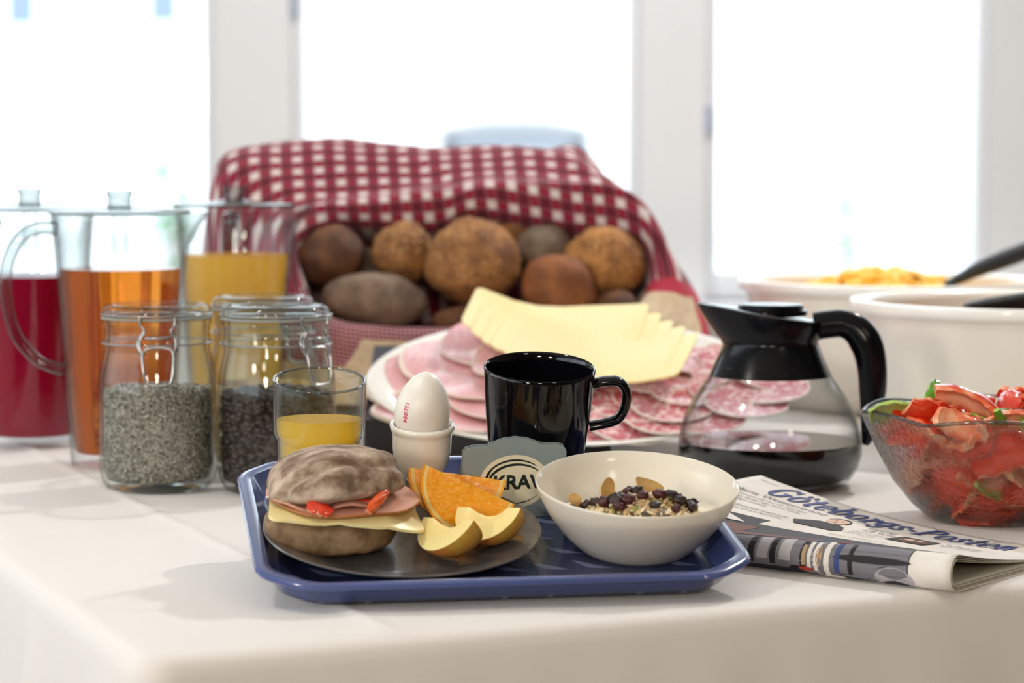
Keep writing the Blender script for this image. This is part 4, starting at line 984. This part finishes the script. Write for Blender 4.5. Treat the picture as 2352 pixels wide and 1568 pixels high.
pot('large white serving pot behind the salad bowl with a black spoon in it', P1)
pot('white serving pot of scrambled egg by the window', P2)
m_segg = mat('scrambled_egg', '#f6b41f', .5, sss=.3, var=('#fbd05a', 40, .4, .7))
mb = MB(); rnd = random.Random(8)
mb.add(lathe([(0, .010), (.150, .010), (.160, .06), (.166, .105), (.13, .122), (.07, .132), (0, .136)], 40))
for k in range(260):
    a = rnd.uniform(0, 6.283); r = .155 * math.sqrt(rnd.random()); x_, y_ = r * math.cos(a), r * math.sin(a); s = rnd.uniform(.008, .019)
    hgt = .120 + .042 * max(0, 1 - ((x_ + .012) / .12) ** 2 - (y_ / .13) ** 2)
    mb.add(lump(ICO2, .5, 1.8, k), T(x_, y_, hgt - .004) @ RZ(rnd.uniform(0, 360)) @ SC(s, s * .8, s * .6))
tag(mb.build('scrambled_egg', m_segg, M=P2), 'heap of yellow scrambled egg in the far white pot', 'scrambled egg', kind='stuff')
m_meat = mat('browned_meat', '#8d5a3a', .5, var=('#c08a5a', 30, .4, .7))
mb = MB(); mb.add(lathe([(0, .010), (.150, .010), (.160, .06), (.168, .114), (.12, .121), (0, .124)], 40))
for k in range(300):
    a = rnd.uniform(0, 6.283); r = .158 * math.sqrt(rnd.random()); s = rnd.uniform(.007, .014)
    mb.add(lump(ICO1, .4, 2, k), T(r * math.cos(a), r * math.sin(a), .120 + rnd.uniform(-.003, .006)) @ RZ(rnd.uniform(0, 360)) @ RX(rnd.uniform(0, 90)) @ SC(s, s * .7, s * .6))
tag(mb.build('browned_meat', m_meat, M=P1), 'browned hot food filling the near white pot', 'hot food', kind='stuff')
for x_, y_, z_ in ((-.152, .02, .136), (-.110, .06, .134)):
    o = mk('meat_piece', *lump(ICO3, .4, 1.8, x_ * 99), m_meat, M=P1 @ T(x_, y_, z_) @ SC(.011, .009, .009)); tag(o, 'browned piece of meat near the left rim of the pot' if x_ < -.13 else 'small browned piece of meat in the near pot', 'meat', 'meat pieces in the near pot')
# black spatula resting in the far pot, black spoon in the near one
sp = thing('spatula', 'black plastic spatula resting on the far pot of scrambled egg', 'spatula', T(.5180, 2.905, TZ + .140) @ RZ(8) @ RY(-18.5))
m_matte = mat('matt_black_plastic', '#17181b', .4)
hp = [(.0, 0, .004), (.03, 0, .008), (.06, 0, .011), (.13, 0, .012), (.24, 0, .012), (.30, 0, .012)]
mk('handle', *tube(crv(hp, 5), [interp([(0, .004), (.2, .008), (.5, .0125), (.95, .013), (1, .008)], i / 25) for i in range(26)], 12, flat=(.9, 1.2), up=(0, 0, 1)), m_matte, sp)
mk('blade', *slab(rpoly([(-.075, -.032), (.0, -.026), (.02, -.008), (.02, .008), (0, .026), (-.075, .032)], .006), lambda x_, y_: .003 + 1.2 * x_ * x_, .0022), m_matte, sp, sharp=50)
ld = thing('serving_spoon', 'black slotted serving spoon lying in the near pot', 'spoon', P1 @ T(-.028, -.050, .134) @ RZ(-20) @ RY(-10))
def spoonp(a, u): r = u; x_, y_ = .045 * r * math.cos(2 * math.pi * a), .034 * r * math.sin(2 * math.pi * a); return Vector((x_, y_, .022 * r * r))
o = mk('spoon_bowl', *grid(spoonp, 40, 10, True), m_matte, ld); modif(o, 'SOLIDIFY', thickness=.002)
n = 48; mk('spoon_rim', *tube([(.0455 * math.cos(2 * math.pi * i / n), .0345 * math.sin(2 * math.pi * i / n), .0228) for i in range(n)], .0026, 8, closed=True), m_matte, ld)
mk('handle', *tube(crv([(.044, 0, .022), (.08, 0, .032), (.16, 0, .050), (.27, 0, .066)], 6), .006, 10, flat=(.7, 1.2)), m_matte, ld)
# ================================================================== cold cuts on a tilted platter
PLM = T(.0600, 2.500, TZ + .0600) @ RX(17.5)
platter = tag(mk('platter', *lathe([(0, 0), (.14, 0), (.165, .001), (.190, .006), (.209, .012), (.2105, .0135), (.208, .0145), (.188, .0092), (.165, .0045), (.14, .0036), (0, .0034)], 96), m_porc, sharp=60, M=PLM @ SC(1, .80, 1)), 'large white oval platter of cold cuts tilted up behind the tray', 'platter')
def wedge(x0, x1, y0, y1, z0f, z1f):
    V = [(x0, y0, 0), (x1, y0, 0), (x1, y1, 0), (x0, y1, 0), (x0, y0, z0f), (x1, y0, z0f), (x1, y1, z1f), (x0, y1, z1f)]
    return V, [(0, 3, 2, 1), (4, 5, 6, 7), (0, 1, 5, 4), (2, 3, 7, 6), (0, 4, 7, 3), (1, 2, 6, 5)]
tn = math.tan(R(17.5)); yb = lambda y: .0600 + (y - 2.5) * tn - .0012
tag(mk('platter_stand', *wedge(-.150, .10, 2.43, 2.62, yb(2.43), yb(2.62)), mat('stand_plastic', '#16131a', .35), smooth=False, M=T(0, 0, TZ)), 'black sloping stand under the platter of cold cuts', 'stand')
m_hampk = mat('pink_ham', '#dd9ca0', .3, sss=.3, coat=.2, var=('#ecc3bf', 30, .45, .7, (1, 5, 1))); m_fat = mat('ham_fat', '#f2e2d4', .35, sss=.3)
m_sal, t, b, o_ = nt('salami'); setp(b, rough=.35, coat=.25)
vt = t.nodes.new('ShaderNodeTexVoronoi'); vt.inputs['Scale'].default_value = 260; tc = t.nodes.new('ShaderNodeTexCoord'); t.links.new(tc.outputs['Object'], vt.inputs['Vector'])
nf = noisef(t, 170, 3, lo=.50, hi=.58); t.links.new(mixc(t, nf, hx('#c25a66'), hx('#f0cfcb')), b.inputs['Base Color'])
m_salc = mat('salami_casing', '#f0e6da', .5)
m_slc = mat('sliced_cheese', '#f6e6b2', .35, sss=.3, var=('#f2dc98', 9, .3, .7))
rnd = random.Random(21)
def lay(x, y, z=0): return PLM @ T(x, y, .0045 + z)
ham = ['ham slice with a pale fat edge at the left end of the platter', 'ham slice folded over beside the egg', 'ham slice second from the left in the fan', 'ham slice in the middle of the fan', 'ham slice near the cheese', 'ham slice at the lower edge of the fan behind the egg', 'ham slice under the mug side of the fan', 'topmost ham slice next to the cheese slices']
hspots_ = [(-.135, -.010, 0, 20), (-.105, -.045, .006, -10), (-.100, .010, .009, 35), (-.070, .030, .015, 50), (-.040, .050, .021, 60), (-.060, -.040, .014, 10), (-.030, -.010, .021, 25), (-.010, .035, .027, 40)]
hspots = [(-.158, .004, .002, 75), (-.138, -.060, .003, 40), (-.126, .052, .007, 85), (-.095, -.085, .006, 20), (-.088, -.010, .012, 60), (-.080, .075, .014, 95), (-.060, -.055, .014, 35), (-.048, .030, .019, 70), (-.040, .095, .021, 100), (-.022, -.030, .020, 50), (-.012, .060, .026, 85), (.004, .010, .026, 65)]
ham += ['ham slice at the upper left of the platter below the linen', 'ham slice behind the cheese end of the fan', 'ham slice lying against the mug', 'smallest visible ham slice between egg and mug']
for i, (x, y, z, a) in enumerate(hspots):
    th = thing('ham_slice', ham[i], 'ham', lay(x, y, z) @ RZ(a), 'ham slices on the platter')
    f = lambda px_, py_, i=i: .003 * math.sin(px_ * 38 + i) + .002 * math.sin(py_ * 60 + i * 2) + 1.2 * px_ * px_ * (1 if i % 2 else .4)
    P = ell(.066, .052, 40, wob=.05, seed=i)
    mk('meat', *slab(P, f, .0022, 6), m_hampk, th, sharp=50)
    P2_ = [(p[0] * 1.02, p[1] * 1.02, f(*p) + .0011) for p in P]
    mk('fat_edge', *tube(P2_[8:30], .0026 if i < 3 else .0012, 7), m_fat, th)
chl = ['large cheese slice curling at the far edge of the platter', 'cheese slice second from the back', 'cheese slice third from the back', 'cheese slice overlapping the one behind it, mid stack', 'broad cheese slice behind the mug handle', 'nearest cheese slice above the salami']
for i in range(5):
    x, y = -.014 + .011 * i, .086 - .024 * i
    f = lambda px_, py_, i=i: 1.8 * px_ * px_ - .3 * px_ * .1 + .003 * math.sin(px_ * 40 + i)
    o = mk('cheese_slice', *slab(rpoly([(-.094, -.045), (.094, -.048), (.096, .045), (-.092, .045)], .012), f, .0025, 6), m_slc, sharp=50, M=lay(x, y, .031 + .001 * i) @ RZ(-10 - 1.5 * i) @ RX(6))
    tag(o, chl[i] + ' on the platter', 'cheese', 'cheese slices on the platter')
sm, sf = slab([(.042 * math.cos(2 * math.pi * i / 36), .042 * math.sin(2 * math.pi * i / 36)) for i in range(36)], lambda x, y: 1.5 * x * x, .0018, 4)
k = 0; rows = [(.025, 4, .062, .175, .012), (-.010, 5, .050, .205, .010), (-.045, 5, .045, .200, .008), (-.080, 5, .03, .175, .006), (-.110, 4, .02, .13, .004)]
first = None; ord_ = ['first', 'second', 'third', 'fourth', 'fifth']; rown = ['top', 'second', 'third', 'fourth', 'lowest']
for j, (y, n, x0, x1, z) in enumerate(rows):
    for i in range(n):
        x = x0 + (x1 - x0) * i / (n - 1)
        if (x / .20) ** 2 + (y / .158) ** 2 > 1.15: x *= .9
        M = lay(x, y + rnd.uniform(-.004, .004), z + .0022 * i) @ RZ(rnd.uniform(0, 360)) @ RX(rnd.uniform(2, 6))
        lab = 'round marbled salami slice, %s from the left in the %s row on the platter' % (ord_[i], rown[j])
        if first is None:
            first = thing('salami_slice', lab, 'salami', M, 'salami slices on the platter'); mk('meat', sm, sf, m_sal, first, sharp=50)
            mk('casing', *tube([(.0422 * math.cos(2 * math.pi * q / 48), .0422 * math.sin(2 * math.pi * q / 48), 1.5 * (.0422 * math.cos(2 * math.pi * q / 48)) ** 2 + .0009) for q in range(48)], .0011, 6, closed=True), m_salc, first)
        else: dup(first, M, lab)

# ================================================================== bread basket under a checked towel
fpx = 5553.0; pit = math.atan(434 / 5553)
def at(px_, py_, Y):                                # design drawing point -> metres at depth Y
    a, b = (px_ - 1176) / fpx, -(py_ - 784) / fpx
    d = Vector((a, math.cos(pit) + b * math.sin(pit), -math.sin(pit) + b * math.cos(pit)))
    return Vector((0, 0, TZ + .306)) + d * (Y / d.y)
BC = Vector((-.062, 2.965))
bas = thing('bread_basket', 'woven brown bread basket underneath the checked towel', 'basket', T(BC.x, BC.y, TZ))
m_wick = mat('wicker', '#8a5f35', .6, var=('#6b4524', 30, .4, .7)); mb = MB()
for j in range(9):
    z = .008 + j * .0095; n = 120; q = 1 + .06 * j / 9
    mb.add(tube([((.245 * q + .004 * (-1) ** ((i // 3) + j)) * math.cos(2 * math.pi * i / n), (.155 * q + .004 * (-1) ** ((i // 3) + j)) * math.sin(2 * math.pi * i / n), z) for i in range(n)], .0048, 6, closed=True))
mb.build('weave', m_wick, bas)
mk('rim', *tube([(.264 * math.cos(2 * math.pi * i / 80), .172 * math.sin(2 * math.pi * i / 80), .094) for i in range(80)], .008, 8, closed=True), m_wick, bas)
mk('base', *lathe([(0, .002), (.235, .002), (.24, .006), (0, .008)], 48), m_wick, bas, sharp=40).scale = (1, .63, 1)
# towel: rings around the opening, from the lining inside the basket out to the hanging hem
O_ = [(690, 640, 2.81), (682, 560, 2.85), (760, 524, 2.88), (850, 520, 2.885), (1000, 530, 2.89), (1080, 498, 2.89), (1200, 512, 2.89), (1300, 530, 2.885), (1400, 542, 2.88), (1470, 562, 2.87), (1495, 620, 2.84), (1478, 690, 2.80), (1400, 738, 2.78), (1280, 748, 2.77), (1150, 752, 2.765), (1000, 754, 2.765), (870, 750, 2.77), (775, 735, 2.78), (712, 692, 2.79)]
RI = [(640, 660, 2.80), (655, 520, 2.84), (720, 480, 2.875), (800, 466, 2.875), (1000, 442, 2.88), (1090, 428, 2.88), (1200, 430, 2.88), (1300, 426, 2.875), (1390, 426, 2.87), (1475, 470, 2.855), (1532, 590, 2.82), (1535, 690, 2.785), (1470, 752, 2.755), (1300, 775, 2.748), (1150, 780, 2.743), (1000, 782, 2.743), (860, 780, 2.747), (740, 768, 2.755), (665, 735, 2.775)]
VA = [(590, 680, 2.815), (600, 500, 2.87), (680, 466, 2.89), (790, 446, 2.905), (990, 420, 2.915), (1080, 412, 2.915), (1200, 410, 2.915), (1310, 408, 2.91), (1395, 424, 2.89), (1490, 486, 2.885), (1552, 606, 2.83), (1572, 705, 2.79), (1540, 790, 2.752), (1320, 815, 2.742), (1150, 820, 2.738), (1000, 822, 2.738), (840, 820, 2.742), (710, 808, 2.752), (625, 775, 2.78)]
TO = [(540, 720, 2.84), (500, 470, 2.9), (530, 372, 2.915), (640, 328, 2.955), (790, 318, 2.97), (900, 332, 2.975), (1060, 337, 2.975), (1240, 342, 2.97), (1330, 368, 2.945), (1440, 452, 2.94), (1556, 615, 2.87), (1603, 712, 2.82), (1606, 810, 2.765), (1340, 850, 2.738), (1150, 860, 2.733), (1000, 862, 2.733), (820, 858, 2.738), (680, 850, 2.75), (590, 820, 2.79)]
HE = [(500, 800, 2.88), (470, 560, 2.97), (510, 415, 3.02), (640, 415, 3.07), (790, 415, 3.08), (900, 415, 3.08), (1060, 415, 3.08), (1240, 415, 3.075), (1350, 390, 3.04), (1470, 560, 3.0), (1572, 650, 2.92), (1622, 740, 2.85), (1612, 880, 2.785), (1350, 905, 2.735), (1150, 915, 2.73), (1000, 917, 2.73), (810, 912, 2.735), (660, 900, 2.755), (570, 870, 2.8)]
H2 = [(490, 830, 2.89), (450, 780, 3.06), (500, 840, 3.16), (640, 860, 3.20), (790, 860, 3.21), (900, 860, 3.21), (1060, 860, 3.21), (1240, 860, 3.205), (1360, 860, 3.18), (1480, 860, 3.10), (1580, 800, 2.96), (1625, 790, 2.87), (1606, 900, 2.79), (1350, 925, 2.735), (1150, 934, 2.73), (1000, 936, 2.73), (810, 932, 2.735), (655, 920, 2.757), (565, 895, 2.80)]
def ringpts(Rg): return crv([tuple(at(*p)) for p in Rg], 9, closed=True)
rO, rRI, rVA, rTO, rHE, rH2 = map(ringpts, (O_, RI, VA, TO, HE, H2)); NT = len(rO)
cen = Vector((BC.x - .0, 2.90, TZ + .088))
inner1 = [p.lerp(Vector((BC.x + (p.x - BC.x) * .96, min(p.y + .07, 3.06), p.z - .03)), 1) for p in rO]
inner2 = [Vector((BC.x + (p.x - BC.x) * .86, 2.93 + (p.y - 2.83) * .8 + (.06 if p.z > TZ + .17 else -.03), TZ + .086 + .02 * max(0, (p.z - TZ - .1) * 4))) for p in rO]
inner3 = [Vector((BC.x + (p.x - BC.x) * .4, 2.92 + (p.y - 2.93) * .3, TZ + .082)) for p in inner2]
ctrl = [inner3, inner2, inner1, rO, rRI, rVA, rTO, rHE, rH2]
ROW = []
for j in range(NT):
    c = crv([ctrl[k][j] for k in range(len(ctrl))], 6); ROW.append(c)
NK = len(ROW[0]); V = []; UV = []
for k in range(NK):
    for j in range(NT):
        p = ROW[j][k].copy()
        if k > 20: p += Vector((.0, .0, .004)) * noise.noise(p * 16) + Vector((.0, .004, 0)) * noise.noise(p * 22 + Vector((3, 0, 0)))
        V.append(p)
# cloth coordinates: width across, length along the running distance from the opening edge
su_ = [0.0]
for k in range(1, NK): su_.append(su_[-1] + sum((ROW[j][k] - ROW[j][k - 1]).length for j in range(30, 80)) / 50)
for k in range(NK):
    for j in range(NT):
        p = ROW[j][k]; s_ = sum((ROW[j][q] - ROW[j][q - 1]).length for q in range(19, k + 1)) if k > 18 else -.003 * (18 - k)
        top_ = max(0, min(1, (p.z - TZ - .13) / .06)); UV.append((p.x * 1.0 + .12 * p.z, s_))
F = []; I = []
for k in range(NK - 1):
    for j in range(NT):
        j2 = (j + 1) % NT; F.append((k * NT + j, k * NT + j2, (k + 1) * NT + j2, (k + 1) * NT + j))
        jj = j / NT * 19; bottom = 10.35 < jj < 18.6
        if not bottom: I.append(0)
        elif k < 24 and jj > 13.6: I.append(1)
        elif jj > 16.2 and k < 34: I.append(1)
        elif jj < 12.9 and (k >= 34 or jj < 10.75): I.append(2)
        elif jj > 17.4: I.append(0)
        else: I.append(3)
# gingham, fine red check, plain red hem, natural linen
def weave_mat(name, kind):
    m, t, b, o = nt(name); setp(b, rough=.85, sheen=.2)
    uv = t.nodes.new('ShaderNodeUVMap'); s = t.nodes.new('ShaderNodeSeparateXYZ'); t.links.new(uv.outputs[0], s.inputs[0])
    p = .0255 if kind == 'big' else .0052
    def band(x):
        w = math_node(t, 'SINE', math_node(t, 'MULTIPLY', x, 2 * math.pi / p)); mr = t.nodes.new('ShaderNodeMapRange'); mr.inputs[1].default_value = -.45; mr.inputs[2].default_value = .1; t.links.new(w, mr.inputs[0]); return mr.outputs[0]
    a, c = band(s.outputs[0]), band(s.outputs[1])
    col = mixc(t, math_node(t, 'MULTIPLY', math_node(t, 'ADD', a, c), .5), hx('#f3e6e2'), hx('#6e1029'))
    mid = mixc(t, math_node(t, 'ABSOLUTE', math_node(t, 'SUBTRACT', a, c)), col, hx('#9c1f3b'))
    t.links.new(mid, b.inputs['Base Color'])
    tl = t.nodes.new('ShaderNodeBsdfTranslucent'); t.links.new(mid, tl.inputs[0]); mx = t.nodes.new('ShaderNodeMixShader'); mx.inputs[0].default_value = .25
    t.links.new(b.outputs[0], mx.inputs[1]); t.links.new(tl.outputs[0], mx.inputs[2]); t.links.new(mx.outputs[0], o.inputs[0]); return m
towel = tag(mk('checked_towel', V, F, [weave_mat('red_gingham', 'big'), weave_mat('fine_red_check', 'small'), mat('red_hem', '#b02d42', .85), mat('natural_linen', '#d6c2a8', .9, var=('#c9b292', 120, .4, .6))], uv=UV, midx=I), 'red and white checked towel draped like a hood over the bread rolls', 'towel')
modif(towel, 'SOLIDIFY', thickness=.0022, offset=0); modif(towel, 'SUBSURF', levels=1, render_levels=1)

m_cr = {k: mat('crust_' + k, a, .75, var=(b_, 34, .36, .66), bump=(120, .5, .0015)) for k, a, b_ in (('dark', '#70472a', '#40261a'), ('seeded', '#a87440', '#6f4424'), ('grey', '#7d6a58', '#594836'), ('light', '#b97f42', '#865427'), ('smooth', '#8f5528', '#6b3b1c'), ('rye', '#8b7563', '#62503f'))}
m_sd = [mat('bun_seed_pale', '#c9a46c', .6), mat('bun_seed_dark', '#3f2b1c', .6)]
rolls = [((765, 592), 2.865, 80, 74, 'dark', 0, 'dark brown bread roll at the left end of the towel opening', -25),
         ((928, 582), 2.865, 73, 72, 'seeded', 1, 'seeded bread roll left of the biggest roll', 10),
         ((1085, 606), 2.835, 108, 104, 'seeded', 1, 'biggest seeded bread roll in the middle of the basket', 0),
         ((1252, 582), 2.875, 72, 66, 'grey', 0, 'greyish rye roll right of the biggest roll', 15),
         ((1388, 602), 2.845, 92, 84, 'light', 1, 'light golden roll at the upper right of the basket', 12),
         ((862, 692), 2.815, 122, 66, 'rye', 0, 'long greyish floury roll at the lower left of the basket', 6),
         ((1285, 664), 2.81, 92, 78, 'smooth', 0, 'smooth brown egg-shaped roll in front of the greyish rye roll', 28),
         ((1415, 708), 2.81, 52, 44, 'dark', 0, 'small dark roll at the lower right of the basket', 0),
         ((1512, 700), 2.83, 60, 44, 'grey', 0, 'grey brown roll tucked in the right corner of the towel', -20),
         ((1085, 738), 2.815, 88, 40, 'dark', 0, 'roll almost hidden below the biggest seeded roll', 0),
         ((842, 618), 2.90, 50, 48, 'rye', 0, 'rye roll mostly hidden between the dark roll and the seeded one', 0),
         ((1170, 556), 2.91, 66, 52, 'seeded', 0, 'roll mostly hidden behind the biggest seeded roll', 0)]
for i, ((x, y), Yd, rx, ry, cm, sd, lab, rot) in enumerate(rolls):
    p = at(x, y, Yd); q = Yd / fpx; th = thing('bread_roll', lab, 'bread roll', T(*p), 'bread rolls in the basket')
    V, F = ICO4; out = []
    for v in V:
        v = Vector(v); w_ = 1 + .10 * noise.noise(v * 1.6 + Vector((i * 3.7, 0, 0))) + .025 * noise.noise(v * 5 + Vector((0, i, 0))); z = v.z * (1 if v.z > 0 else .9)
        out.append(Vector((v.x * rx * q, v.y * min(rx, ry) * q * .95, z * ry * q)) * w_)
    Mr = RY(rot); c = mk('crust', [Mr @ v for v in out], F, m_cr[cm], th)
    if sd:
        rnd = random.Random(i); mb = MB()
        for k in range(260):
            d = Vector((rnd.gauss(0, 1), -abs(rnd.gauss(0, 1)) * (1 if k % 3 else -1), rnd.gauss(.35, .8))).normalized()
            w_ = 1 + .10 * noise.noise(d * 1.6 + Vector((i * 3.7, 0, 0))) + .025 * noise.noise(d * 5 + Vector((0, i, 0)))
            pp = Mr @ (Vector((d.x * rx * q, d.y * min(rx, ry) * q * .95, d.z * (1 if d.z > 0 else .9) * ry * q)) * w_)
            mb.add(OCT, T(*pp) @ d.to_track_quat('Z', 'Y').to_matrix().to_4x4() @ RZ(rnd.uniform(0, 180)) @ SC(.0026, .0013, .0009), rnd.choice((0, 1, 1)))
        s_ = mb.build('seeds', m_sd, th, smooth=False); s_['kind'] = 'stuff'
